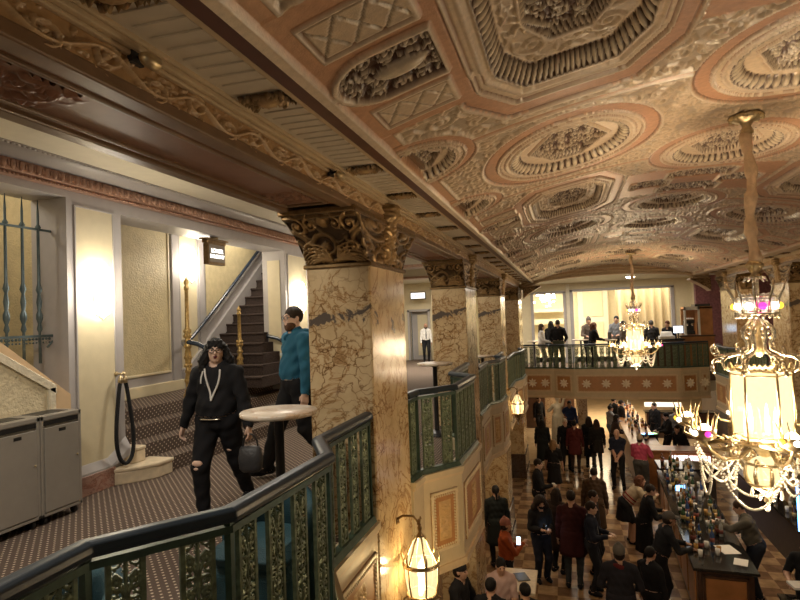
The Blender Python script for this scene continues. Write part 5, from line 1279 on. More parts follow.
    def frustum(nm, z0, z1, rx0, ry0, rx1, ry1, mat, waves=9, fy=0.):
        n = 40; rings = []
        for i in range(9):
            u = i/8; z = z1+(z0-z1)*u; q = []
            for k in range(n):
                a = 2*PI*k/n; wv = 1+.05*u*math.sin(waves*a); q.append(tuple(T(0, fy*u, 0)*0+np.array([P[0], P[1]-fy*u*s, 0])+np.array([(rx1+(rx0-rx1)*u)*math.cos(a)*wv*s, (ry1+(ry0-ry1)*u)*math.sin(a)*wv*s, z*s])))
            rings.append(q)
        MB().loft(rings, True).build(nm, mat, body)
    if coat: frustum('coat_skirt', coat, 1.05, .20*w, .17*w, .165*w, .135*w, cloth(top) if not isinstance(top, bpy.types.Material) else top, 7)
    if skirt: frustum('skirt', skirt, 1.02, .22*w, .19*w, .150*w, .125*w, cloth(bottom))
    if 'scarf' in ex:
        b = MB(); b.tube([tuple(T(.085*math.cos(a), .075*math.sin(a), .50+.012*math.sin(2*a))) for a in [k*PI/8 for k in range(16)]], .038*s, 8, True); b.build('scarf', cloth(ex['scarf']), body)
    if 'stripe' in ex: b = MB(); b.tube([tuple(T(x, -.045-.02*(1-abs(x)/.17), .505-abs(x)*.25)) for x in np.linspace(-.17, .17, 9)], .014*s, 6); b.build('shoulder_stripe', cloth(ex['stripe']), body)
    if 'collar' in ex:
        b = MB(); b.tube([tuple(T(.072*math.cos(a), .07*math.sin(a), .515-.02*math.sin(a))) for a in [k*PI/8 for k in range(16)]], .014*s, 6, True); b.tube([tuple(T(.05, .075, .50)), tuple(T(.03, .118, .36)), tuple(T(.02, .135, .2))], .008*s, 6); b.build('collar', cloth(ex['collar']), body)
    if 'tie' in ex: b = MB(); b.tube([tuple(T(0, .09, .50)), tuple(T(0, .135, .40)), tuple(T(0, .15, .2)), tuple(T(0, .148, .08))], [.014*s, .018*s, .026*s, .010*s], 6); b.build('tie', cloth(ex['tie']), body)
    if 'bands' in ex:
        b = MB()
        for z in (.12, .20): b.tube([tuple(T(.168*w*math.cos(a), .132*w*math.sin(a)+.01, z)) for a in [k*PI/10 for k in range(20)]], .017*s, 6, True)
        b.build('knitted_band', cloth(ex['bands']), body)
    body['H'] = H
    return body, dict(T=T, h=h, s=s, body=body, sh=sh, V=V, N=N)
def W_(info, p):
    b = info['body']; a = b.rotation_euler.z; return (b.location.x+p[0]*math.cos(a)-p[1]*math.sin(a), b.location.y+p[0]*math.sin(a)+p[1]*math.cos(a), b.location.z+p[2])

# --- the woman walking towards the camera
wo, wi = person('woman in black open hoodie with white drawstrings, ripped black jeans, glasses and dark lips', (-2.965, 4.43, .004), (.12, -1), 1.555, 1.30, BLK, (.010, .010, .012), ('bangs', H_BLK), SK3, hyaw=.40, hpitch=.0, lh=(-.37, .10, .83), rh=(.38, .02, .80), lf=(-.03, -.36), rf=(.0, .14), lfz=.05, res=.0075, near=True, extra=dict(lips=(.10, .006, .015), glasses=1), loose=.010)
def woman_details():
    T, s, b = wi['T'], wi['s'], wo
    def fr(x, z):   # point on the chest front: probe the body mesh
        V = wi['V']; p = T(x, 0, z); d = (V[:, 0]-p[0])**2+(V[:, 2]-p[2])**2; c = np.where(d < (.018)**2)[0]; y = V[c, 1].max() if len(c) else .14; return (p[0], y+.016, p[2])
    m = cloth((.62, .60, .57))
    for q, pts in ((-1, [(-.085, .49), (-.09, .42), (-.075, .34), (-.045, .27), (-.025, .20)]), (1, [(.075, .50), (.05, .43), (.02, .35), (-.01, .27), (-.025, .20)])):
        MB().tube(smooth_path([fr(*p) for p in pts], 4), .0085, 6).build('hoodie_edging', m, b)
    MB().tube(smooth_path([fr(.09, .48), fr(.10, .42), fr(.10, .36)], 4), .007, 6).build('drawstring', m, b)
    bb = MB()
    for k in range(12): a = k*.5; p = fr(.03+.035*math.cos(a)*(.4+.05*k), .36+.03*math.sin(a)*(.4+.05*k)); bb.ball((p[0], p[1]-.004, p[2]), .006, 5)
    bb.build('shirt_print', cloth(DGREY), b)
    for q in (-1, 1):                                               # hood lying behind the neck
        pass
    MB().tube(smooth_path([T(-.10, .02, .50), T(-.09, -.08, .53), T(0, -.13, .52), T(.09, -.08, .53), T(.10, .02, .50)], 5), .045*s, 8).build('hood', cloth(BLK), b)
    MB().tube(smooth_path([fr(-.10, .02), fr(0, .02), fr(.10, .02)], 3), .007, 6).build('belt_chain', SILVER, b)
    # skin showing through the ripped knees and thighs
    V, N = wi['V'], wi['N']
    for (cx, cz, r) in ((.115, .60, .055), (.10, .47, .03), (-.10, .58, .03)):
        c = np.where((np.abs(V[:, 0]-cx*s-(.0)) < .09) & (np.abs(V[:, 2]-cz*s) < .05) & (N[:, 1] > .4))[0]
        if not len(c): continue
        p = V[c[np.argmax(V[c, 1])]]; bb = MB(); bb.ball((p[0], p[1]-.012, p[2]), 1, 10, sc=(r*.9, .026, r*.55)); bb.build('torn_patch', skin(SK3), b)
woman_details()
hb = W_(wi, np.array((-.37, .10, .83))*wi['s'])
t = thing('handbag', 'dark grey rounded handbag hanging from the hand of the woman in black', 'bag', (hb[0]+.02, hb[1]-.03, hb[2]-.33), .2)
MB().loft([[(x*k, y*k2, z) for x, y in [(.10*math.cos(a), .055*math.sin(a)) for a in [i*PI/10 for i in range(20)]]] for z, k, k2 in ((0, .75, .7), (.03, 1, 1), (.12, 1.08, 1), (.19, .95, .7), (.215, .8, .3))], True).build('body', M('grey_leather', (.035, .036, .04), .45, var=.2, bump=.3), t)
MB().tube(smooth_path([(-.07, 0, .19), (-.05, 0, .28), (0, 0, .315), (.05, 0, .28), (.07, 0, .19)], 5), .008, 8).build('handle', BLACK, t)
# --- the man in the blue hooded top
ma, mi_ = person('bearded man in a teal-blue sweatshirt and glasses, half behind the nearest marble pillar', (-2.86, 5.78, .004), (-.62, -.78), 1.84, 1.25, (.020, .10, .17), (.010, .010, .012), ('short', H_DBR), SK3, hyaw=.12, lh=(-.30, .06, .86), rh=(.28, -.10, .88), lf=(.02, -.30), rf=(.02, .32), lfz=.06, res=.0085, near=True, extra=dict(beard=(.10, .045, .02), glasses=1), loose=.012)
T = mi_['T']
V = mi_['V']
def man_details():
    b = ma; s = mi_['s']
    def fr(x, z):
        p = T(x, 0, z); d = (V[:, 0]-p[0])**2+(V[:, 2]-p[2])**2; c = np.where(d < .02**2)[0]; y = V[c, 1].max(); return (p[0], y+.014, p[2])
    p = fr(.07, .30); MB().box(p[0]-.022, p[0]+.022, p[1]-.008, p[1]+.005, p[2]-.015, p[2]+.015, ch=.003).build('chest_badge', cloth((.5, .52, .52)), b)
    MB().tube(smooth_path([T(-.09, .05, .50), T(-.10, -.06, .53), T(0, -.13, .52), T(.10, -.06, .53), T(.09, .05, .50), T(0, .10, .47)], 5), .036*s, 8).build('hood', cloth((.020, .10, .17)), b)
man_details()
tb = W_(mi_, mi_['T'](.20, -.13, .12))
t = thing('tote_bag', 'white cloth bag slung at the back of the man in blue', 'bag', (tb[0], tb[1], tb[2]), ma.rotation_euler.z)
MB().loft([[(x, y, z) for x, y in [(k*.05*math.cos(a), k2*.14*math.sin(a)) for a in [i*PI/10 for i in range(20)]]] for z, k, k2 in ((-.22, .7, .8), (-.18, 1, 1), (0, 1.1, 1), (.12, .7, .9), (.17, .3, .7))], True).build('pouch', M('white_canvas', (.62, .60, .55), .8, var=.06, bump=.2), t)
MB().tube(smooth_path([(0, -.10, .14), (-.04, -.02, .30), (-.06, .06, .34), (-.03, .12, .24), (0, .11, .12)], 5), .012, 6).build('strap', MATS['white_canvas'], t)
# --- the waiter at the far end of the mezzanine
person('waiter in white shirt, black tie and black trousers standing by the far doorway', (-6.08, 25.3, FF+.004), (.3, -1), 1.76, 1.05, (.70, .68, .64), BLK, ('bald', H_BLK), SK2, extra=dict(tie=BLK, beard=H_BLK), lh=(-.24, .10, .84), rh=(.24, .10, .84))
# --- guests on the far balcony
G = 'guests standing on the far balcony'
def far(label, x, y, face, H, *a, **k): return person(label, (x, y, FF+.004), face, H, *a, group=G, **k)
far('long-haired woman in a white jacket at the left end of the far balcony', -.84, 20.9, (1, .15), 1.66, .95, (.62, .60, .58), (.4, .36, .32), ('long', H_BRN), SK1, rh=(.18, .28, 1.05), lh=(-.15, .28, 1.05))
far('dark-haired person in black half hidden behind the man with the striped jacket', -.52, 21.6, (.5, .9), 1.74, 1., BLK, BLK, ('long', H_BLK), SK1)
far('man in black jacket with a pale shoulder stripe, back to the camera', -.27, 20.95, (.1, 1), 1.78, 1.12, BLK, (.07, .075, .05), ('short', H_DBR), SK1, extra=dict(stripe=(.6, .58, .55)), lh=(-.2, .22, 1.0), rh=(.2, .22, 1.0))
far('person in a grey-brown hat and jacket leaning over the far table', .80, 22.3, (.2, -1), 1.82, 1.05, (.14, .11, .09), BLK, ('beanie', (.12, .10, .09)), SK1, lean=.1, lh=(-.15, .35, 1.08), rh=(.15, .35, 1.08))
far('brown-haired woman in black leaning towards the open laptop', .84, 21.0, (.95, .25), 1.66, 1., BLK, BLK, ('curly', H_AUB), SK1, lean=.15, rh=(.12, .42, 1.08), lh=(-.12, .42, 1.08))
far('tall man in a grey hooded jacket beside the second chandelier', 1.76, 22.0, (-.3, -1), 1.84, 1.1, (.20, .21, .23), DGREY, ('short', H_BLK), SK1, rh=(.12, .33, 1.1), lh=(-.12, .33, 1.1))
far('woman in a grey coat standing directly behind the second chandelier', 1.90, 21.1, (-.9, .3), 1.67, 1.05, (.19, .17, .15), DGREY, ('short', H_BLK), SK1, coat=.6)
far('grey-haired person in a dark coat seen from behind, in front of the cream curtain', 2.86, 21.65, (0, 1), 1.65, 1.05, DGREY, DGREY, ('short', (.10, .095, .09)), SK1, coat=.5)
far('bartender bending over the white register beside the wooden cabinet', 3.45, 21.5, (-.6, -.8), 1.66, 1., BLK, BLK, ('short', H_AUB), SK1, lean=.35, rh=(.14, .42, 1.05), lh=(-.14, .42, 1.05))
# --- the crowd on the hall floor
G2 = 'guests on the hall floor'
def low(label, x, y, face, H, *a, **k):
    k.setdefault('group', G2); return person(label, (x, y, FH+.003), face, H, *a, **k)
low('bald security man in navy polo shirt with hands clasped, standing alone on the open floor', 1.31, 18.1, (-.25, -1), 1.76, 1.1, NAVY, BLK, ('bald', H_BLK), SK1, sleeves=False, hpitch=-.1, lh=(-.03, .20, .92), rh=(.03, .21, .92), rf=(.03, .03), lf=(-.03, 0))
low('woman in pink jacket and grey trousers with a beige knit hat, back to the camera', 1.88, 17.65, (.35, 1), 1.68, 1.15, (.50, .08, .15), (.085, .085, .085), ('beanie', (.34, .27, .18)), SK3, loose=.02, lh=(-.10, .30, 1.10), rh=(.2, .3, 1.1))
low('woman in cream patterned sweater and black skirt bending over the bar', 1.22, 14.0, (1, .12), 1.68, 1.08, CRM_, BLK, ('curly', H_AUB), SK1, lean=.75, pel=(0, -.12, .92), skirt=.55, legskin=True, lh=(-.15, .52, 1.13), rh=(.15, .52, 1.13), extra=dict(bands=(.25, .03, .03)), hpitch=.3, loose=.012)
low('dark-haired person in long black coat and glasses leaning on the near bar', 1.36, 12.75, (1, .1), 1.70, 1.1, BLK, BLK, ('short', H_DBR), SK1, lean=.25, coat=.35, extra=dict(glasses=1), lh=(-.16, .42, 1.12), rh=(.16, .42, 1.12))
low('man in grey cap and dark jacket reaching over the end of the near bar', 1.38, 10.95, (1, .15), 1.76, 1.15, (.016, .017, .02), BLK, ('cap', (.10, .09, .08)), SK2, lean=.32, lh=(-.16, .5, 1.1), rh=(.16, .5, 1.12))
low('dark-haired person in black with a white strap over the shoulder, beside the near bar', 1.10, 9.75, (.7, .7), 1.56, 1.05, BLK, BLK, ('short', H_BLK), SK1, extra=dict(stripe=(.6, .58, .55)))
low('person in grey beanie, dark coat and maroon scarf, seen from behind, nearest the camera', .62, 9.25, (.05, 1), 1.75, 1.25, (.022, .022, .03), BLK, ('beanie', (.13, .12, .105)), SK1, coat=.45, extra=dict(scarf=(.11, .018, .02)), lh=(-.22, .25, 1.0), rh=(.22, .25, 1.0))
low('short-haired person in navy jacket with white collar, facing right', .29, 11.4, (1, -.15), 1.70, 1., NAVY, (.02, .022, .03), ('short', H_DBR), SK3, extra=dict(collar=(.6, .58, .55)), rh=(.14, .30, 1.15), lh=(-.12, .32, 1.12))
low('tall broad man in dark maroon jacket and grey jeans, back to the camera', -.05, 11.55, (.1, 1), 1.84, 1.25, (.045, .012, .014), (.035, .04, .045), ('short', H_DBR), SK1, coat=.62)
low('long-haired brunette in a dark checked jacket, left of the man in maroon', -.34, 12.15, (.5, .9), 1.70, 1.1, (.035, .022, .018), BLK, ('long', H_DBR), SK1, coat=.5)
low('man in brown coat stooping forward behind the middle group', .45, 13.7, (.1, 1), 1.72, 1.2, BROWN, (.03, .022, .018), ('short', H_DBR), SK1, lean=.35, coat=.4)
low('person with glasses and dark hair peering over the navy jacket', .36, 12.25, (.95, -.3), 1.66, 1., (.025, .02, .02), BLK, ('short', H_DBR), SK1, extra=dict(glasses=1))
low('frizzy-haired woman in black with a black face mask looking at her phone', -.65, 11.72, (.45, -.9), 1.66, 1.12, (.014, .014, .016), NAVY, ('frizzy', H_DBR), SK1, extra=dict(mask=BLK), hpitch=-.2, rh=(.10, .26, 1.14), lh=(-.08, .26, 1.12), loose=.012)
low('man in black suit facing right and holding a white cup', -.80, 14.25, (1, -.1), 1.76, 1.1, BLK, BLK, ('short', H_DBR), SK3, rh=(.10, .34, 1.15), lh=(-.22, .1, .86))
low('woman in black dress with long fair hair, back to the camera', -.50, 17.1, (.2, 1), 1.62, 1.05, BLK, BLK, ('long', H_BLD), SK1, sleeves=False, skirt=.42, legskin=True)
low('dark-haired woman in a black coat standing beside the white statue', -.92, 20.1, (.2, 1), 1.64, 1.2, (.018, .022, .024), BLK, ('long', H_BLK), SK1, coat=.3)
low('white-haired elderly man in a black coat facing the camera', -.17, 20.05, (.2, -1), 1.70, 1.05, BLK, BLK, ('short', H_WHT), SK3, coat=.5)
low('person in a maroon coat and dark hair, back to the camera below the balcony', .12, 19.75, (.1, 1), 1.68, 1.15, MAROON, (.05, .035, .03), ('short', H_BLK), SK1, coat=.62)
low('man in bright blue jacket facing the camera in the dim lobby', .0, 23.6, (.1, -1), 1.76, 1.1, (.03, .055, .17), NAVY, ('short', H_BLK), SK2, rh=(.22, .2, 1.15))
low('dark figure in the lobby left of the blue jacket', -1.25, 25.0, (.6, -.8), 1.74, 1.05, BLK, BLK, ('short', H_BLK), SK2)
low('long-haired person in dark coat, left one of the pair under the balcony', .60, 20.35, (.3, 1), 1.72, 1.05, BLK, BLK, ('long', H_DBR), SK1, coat=.4)
low('fair-haired person in dark coat and grey trousers, right one of the pair under the balcony', .83, 20.05, (-.2, 1), 1.68, 1.1, (.020, .018, .016), (.06, .06, .058), ('long', H_BRN), SK1, coat=.62)
low('tall person in black at the far end of the bright lobby floor', 1.70, 24.6, (.8, .5), 1.76, 1.05, BLK, BLK, ('short', H_BLK), SK1)
low('second person in black at the far bar, partly overlapping the first', 1.92, 23.9, (.9, .3), 1.75, 1.1, (.02, .016, .016), BLK, ('short', H_DBR), SK1)
low('person in pale grey shirt and light blue jeans at the far bar', 1.45, 22.9, (.9, .4), 1.70, 1.05, (.28, .28, .28), JEAN, ('short', H_DBR), SK1, rh=(.15, .4, 1.1), lh=(-.12, .4, 1.1))
low('dark-haired customer in brown leaning on the far bar, behind the pink jacket', 1.42, 21.2, (1, .2), 1.66, 1.05, (.05, .03, .025), BLK, ('long', H_DBR), SK1, lean=.2, lh=(-.15, .4, 1.1), rh=(.15, .4, 1.1))
G3 = 'bartenders behind the bars'
low('bartender in black before the bright back counter of the far bar', 3.05, 23.3, (-.8, -.6), 1.75, 1.05, BLK, BLK, ('short', H_BLK), SK1, group=G3)
low('young bartender in black looking down at the far bar', 3.18, 21.3, (-1, -.2), 1.72, 1., BLK, BLK, ('short', H_BLK), SK3, hpitch=-.2, group=G3, rh=(.14, .36, 1.1), lh=(-.14, .36, 1.1))
low('bartender in grey shirt with back turned at the far bar', 3.6, 22.3, (.4, .9), 1.74, 1.1, (.13, .125, .12), BLK, ('short', H_BLK), SK1, group=G3)
low('bartender in black stooping behind the lit bar panel', 3.4, 19.9, (-.7, -.6), 1.66, 1.1, BLK, BLK, ('short', H_DBR), SK1, lean=.45, group=G3)
low('bartender in grey long-sleeved shirt reaching across the near bar', 3.10, 11.75, (-1, .12), 1.78, 1.2, (.115, .105, .085), (.03, .035, .05), ('short', H_BRN), SK1, lean=.3, lh=(-.05, .60, 1.28), rh=(.25, .25, 1.05), group=G3, hpitch=-.2, loose=.01)
low('bartender in black short-sleeved shirt reading papers at the lower right corner', 3.42, 10.25, (-.5, -.9), 1.70, 1.2, BLK, BLK, ('short', H_BRN), SK1, sleeves=False, hpitch=-.3, lh=(-.22, .34, 1.08), rh=(.20, .34, 1.08), lean=.15, group=G3)
low('dark-haired person in black jacket leaning on the marble wall, back to the camera', -1.56, 12.2, (-.3, 1), 1.68, 1.12, (.014, .018, .018), BLK, ('pony', H_BLK), SK1, coat=.5)
low('person in orange jacket and striped headscarf holding a lit phone', -1.20, 10.45, (.95, .2), 1.62, 1.15, (.30, .065, .018), BLK, ('beanie', (.30, .13, .10)), SK2, rh=(.05, .33, 1.28), lh=(-.1, .30, 1.2))
low('smiling dark-haired woman in a pale pink sleeveless top', -1.10, 8.80, (.15, -1), 1.62, 1.0, (.56, .40, .37), BLK, ('pony', H_BLK), SK1, sleeves=False, hpitch=-.15, hyaw=.2, lh=(-.12, .30, 1.0), rh=(.14, .30, 1.0))
low('person in black knit hat and black jacket facing right, beside the marble pillar foot', -1.62, 8.2, (.95, -.25), 1.76, 1.05, BLK, BLK, ('beanie', (.02, .02, .022)), SK1, rh=(.10, .34, 1.18), lh=(-.12, .34, 1.15))
low('dark-haired man in black jacket seen from behind at the bottom edge', -1.15, 8.02, (.15, 1), 1.64, 1.1, BLK, BLK, ('short', H_BLK), SK1)
low('black-haired person lowest in view, right of the man seen from behind', -.68, 8.05, (-.5, .8), 1.60, 1.05, (.018, .016, .016), BLK, ('bun', H_BLK), SK1)
# ------------------------------------------------------------------ bars on the hall floor
BT = FH+1.1
t = thing('bar_counter', 'long near bar with black top, crowded with bottles, orange panel on its end', 'bar', (2.4, 13.1, FH), -.05)
MB().box(-.40, .40, -2.85, 2.95, .08, 1.05).box(-.36, .36, -2.80, 2.9, 0, .08).build('body', WOODD, t); MB().box(-.47, .47, -2.95, 3.0, 1.05, 1.10, ch=.012).build('counter_top', BLKTOP, t)
MB().box(-.29, .29, -2.875, -2.84, .22, .93, ch=.01).build('end_panel', WOODO, t)
b = MB()
for x0, x1, z0, z1 in ((-.33, -.29, .16, .98), (.29, .33, .16, .98), (-.33, .33, .12, .18), (-.33, .33, .93, .98)): b.box(x0, x1, -2.885, -2.84, z0, z1, ch=.006)
b.build('end_moulding', WOODD, t)
for k in range(6): MB().box(-.42, -.39, -2.7+.94*k, -1.9+.94*k, .2, .95, ch=.012).build('side_panel', WOODO, t)
t = thing('bar_counter', 'black-topped cross counter with bottles between the near and the far bar', 'bar', (2.75, 16.75, FH))
MB().box(-.52, .75, -.40, .40, 0, 1.05).build('body', BACKBAR, t); MB().box(-.58, .8, -.46, .46, 1.05, 1.10, ch=.012).build('counter_top', BLKTOP, t)
t = thing('bar_counter', 'far bar with wooden top and a lit pinkish panel on its near end', 'bar', (2.6, 22.4, FH))
MB().box(-.78, 1.35, -4.0, -3.45, 0, 1.05).box(-.78, -.05, -3.45, 4.4, 0, 1.05).build('body', WOODO, t); MB().box(-.85, 1.42, -4.08, -3.38, 1.05, 1.10, ch=.012).box(-.85, .02, -3.38, 4.5, 1.05, 1.10, ch=.012).build('counter_top', WOODO, t)
MB().box(.18, 1.22, -4.03, -3.99, .62, .95, ch=.006).build('lit_panel', PINKL, t); b = MB()
for k in range(6): b.tube([(.34+.085*k+.035*math.cos(q*.7), -4.036, .79+.06*math.sin(q*.7+k)) for q in range(8)], .012, 6)
b.build('violet_lettering', VIOLET, t)
t = thing('back_bar', 'dark back bar shelving along the right side of the hall', 'shelf', (4.15, 13.5, FH))
MB().box(.0, .35, -4, 3.5, 0, .95).build('base_cabinet', BACKBAR, t); MB().box(-.1, .35, -4, 3.5, .95, 1.0).build('worktop', BLKTOP, t)
for z in (1.35, 1.75, 2.15): MB().box(.10, .35, -4, 3.5, z, z+.03).build('shelf', BACKBAR, t)
MB().box(.35, .4, -4, 3.5, 0, 2.6).build('back_panel', BACKBAR, t)
t = thing('neon_tube', 'upright blue glowing tube seen through the bead swags of the large chandelier', 'light', (4.0, 12.35, FH+1.0)); MB().lathe([(.022, .02), (.022, 1.0)], 10).build('glass_tube', M('blue_neon', (.2, .5, 1), .3, emit=5, ecol=(.10, .38, 1.)), t); MB().lathe([(.03, 0), (.03, .04)], 10).lathe([(.03, .98), (.03, 1.02)], 10).build('end_cap', BLACK, t)
t = thing('back_counter', 'bright white back counter with a lit shelf behind the far bar', 'counter', (3.9, 25.6, FH)); MB().box(-.9, 1.6, -.25, .25, 0, 1.0).build('body', WOODD, t); MB().box(-.95, 1.65, -.3, .3, 1.0, 1.05).build('counter_top', BLKTOP, t); MB().box(-.9, .5, .22, .26, 1.18, 1.36).build('lit_shelf', M('shelf_light', (1, .95, .85), .3, emit=.4, ecol=(1, .93, .8), var=0.), t)
# bottles, glasses, cups
def glassmat(n, c): return M('glass_'+n, c, .06, var=.1, spec=.9, coat=.5)
BPRO = [[(.001, 0), (.036, .002), (.037, .01), (.037, .17), (.03, .20), (.014, .225), (.013, .29), (.016, .292), (.016, .31), (.001, .312)], [(.001, 0), (.045, .002), (.046, .16), (.04, .185), (.015, .205), (.014, .25), (.018, .252), (.018, .275), (.001, .276)], [(.001, 0), (.03, .002), (.031, .13), (.012, .19), (.012, .235), (.001, .236)]]
BCOL = [('green', (.02, .07, .03)), ('brown', (.10, .04, .012)), ('clear', (.42, .42, .38)), ('amber', (.36, .17, .04)), ('dark', (.015, .015, .018)), ('blue', (.03, .08, .22)), ('pale', (.55, .53, .45))]
BME = {}
def bottle_proto(pi, ci):
    n, c = BCOL[ci]; o = MB().lathe(BPRO[pi], 12).build('bottle', glassmat(n, c)); l = MB().lathe([(BPRO[pi][2][0]+.001, .05), (BPRO[pi][2][0]+.001, .12)], 12).build('paper_label', [PAPER, M('gold_label', (.5, .36, .12), .5), M('red_label', (.22, .06, .045), .5)][(pi+ci) % 3], o); return o
used = set()
def place_bottles(n, x0, x1, y0, y1, z, where, group, seed, mind=.085, skip=lambda x, y: False, slant=0.):
    rnd = random.Random(seed); P = []; tries = 0
    while len(P) < n and tries < n*60:
        tries += 1; x, y = rnd.uniform(x0, x1), rnd.uniform(y0, y1)
        if skip(x, y) or any((x-a)**2+(y-c)**2 < mind*mind for a, c in P): continue
        P.append((x, y)); k = rnd.random(); pi, ci = rnd.randrange(3), rnd.randrange(7)
        if k < .62:
            if (pi, ci) not in BME:
                BME[(pi, ci)] = bottle_proto(pi, ci); o = BME[(pi, ci)]
            else: o = dup(BME[(pi, ci)])
            lb = '%s glass bottle with a paper label standing %s' % (BCOL[ci][0], where); tag(o, lb, 'bottle', group)
        else:
            key = 'cup%d' % (ci % 3)
            if key not in BME: BME[key] = MB().lathe([(.001, 0), (.03, .002), (.038, .11), (.035, .11), (.028, .012), (.001, .01)], 12).build('drinking_glass', [glassmat('tumbler', (.5, .5, .46)), PAPER, glassmat('ale', (.5, .27, .06))][ci % 3]); o = BME[key]
            else: o = BME[key].copy(); C.objects.link(o)
            tag(o, '%s standing %s' % (['clear drinking glass', 'white paper cup', 'glass of amber drink'][ci % 3], where), 'glass', group)
        o.location = (x+slant*(y-13.1), y, z); o.rotation_euler = (0, 0, rnd.uniform(0, 6))
place_bottles(95, 2.07, 2.74, 10.6, 15.9, BT, 'on the crowded near bar', 'bottles and glasses on the near bar', 3, slant=.05, skip=lambda x, y: x > 2.45 and y < 11.6)
place_bottles(16, 2.3, 3.4, 16.42, 17.05, BT, 'on the black cross counter', 'bottles and glasses on the cross counter', 4)
place_bottles(55, 1.95, 2.5, 19.4, 26.4, BT, 'along the far bar', 'bottles and glasses on the far bar', 5, .1)
for i, z in enumerate((1.0, 1.38, 1.78)): place_bottles(16, 4.10 if not i else 4.3, 4.42, 9.8, 14.5, FH+z, 'on the dark back bar shelves', 'bottles on the back bar', 6+i, .1)
def flat(name, label, cat, loc, rz, sx, sy, th, mat, group=None):
    o = MB().box(-sx/2, sx/2, -sy/2, sy/2, 0, th).build(name, mat, loc=loc, rz=rz); return tag(o, label, cat, group)
flat('paper_sheet', 'white paper sheet lying on the near end of the near bar top', 'paper', (2.48, 11.05, BT+.001), .25, .28, .38, .004, PAPER)
flat('paper_sheet', 'second white paper sheet at the very corner of the near bar', 'paper', (2.56, 10.55, BT+.001), -.3, .20, .28, .004, PAPER)
t = thing('tablet_screen', 'small glowing blue screen standing among bottles on the near bar', 'screen', (2.30, 14.15, BT), .3); MB().box(-.11, .11, -.01, .01, .03, .20, ch=.004).build('body', BLACK, t); MB().box(-.10, .10, -.013, -.010, .04, .19).build('screen', SCREEN, t); MB().box(-.06, .06, -.05, .05, 0, .03).build('stand', BLACK, t)
t = thing('tablet_screen', 'bright blue and green glowing screen lying on the far bar', 'screen', (2.45, 20.2, BT), .4); MB().box(-.25, .25, -.12, .12, .0, .10, ch=.004).build('body', BLACK, t); MB().box(-.23, .1, -.10, .10, .10, .104).build('screen', SCREEN, t); MB().box(.12, .23, -.10, .10, .10, .104).build('green_screen', M('green_screen', (.3, .9, .3), .3, emit=1.2, ecol=(.3, .8, .25)), t)
t = thing('service_counter', 'low black service counter under the papers in the lower right corner', 'counter', (3.25, 9.45, FH)); MB().box(-.35, .6, -.35, .35, 0, .92).build('body', BACKBAR, t); MB().box(-.4, .65, -.4, .4, .92, .96).build('counter_top', BLKTOP, t)
flat('paper_sheet', 'white papers spread before the bartender in the lower right corner', 'paper', (3.22, 9.55, FH+.961), .2, .42, .3, .006, PAPER); flat('clipboard', 'white tray held at the waist of the bartender in the lower right corner', 'tray', (3.27, 9.86, FH+1.09), .15, .5, .24, .03, WHITE)
# held things
def small_phone(label, loc, rz, lit=True):
    t = thing('phone', label, 'phone', loc, rz); MB().box(-.037, .037, -.005, .005, -.075, .075, ch=.004).build('body', BLACK, t); MB().box(-.033, .033, -.0075, -.005, -.068, .068).build('screen', M('phone_screen', (.5, .7, .9), .3, emit=2.5 if lit else .2, ecol=(.55, .75, 1.)), t)
small_phone('brightly lit phone held by the person in the orange jacket', (-.96, 10.36, FH+1.27), .1)
small_phone('dark phone in the hand of the woman with the face mask', (-.56, 11.47, FH+1.12), 2.6, False)
t = thing('coffee_cup', 'white cup held by the man in the black suit', 'cup', (-.44, 14.15, FH+1.13)); MB().lathe([(.001, 0), (.025, .002), (.04, .08), (.037, .08), (.022, .01)], 14).build('cup', WHITE, t)
MB().tube([(.035, 0, .02), (.065, 0, .03), (.065, 0, .055), (.037, 0, .065)], .006, 6).build('handle', WHITE, t)
t = thing('small_table', 'cream-topped table behind the woman in the pale pink top', 'table', (-.92, 9.45, FH)); MB().box(-.3, .3, -.42, .42, .96, 1.0, ch=.008).build('tabletop', STONE, t); MB().lathe([(.03, .02), (.03, .96)], 10).build('pole', BLACK, t); MB().lathe([(.22, 0), (.2, .02), (.03, .03)], 16).build('base', BLACK, t)
flat('menu_folder', 'black menu folder lying on the cream-topped table', 'menu', (-.86, 9.55, FH+1.001), .4, .2, .28, .012, BLACK)
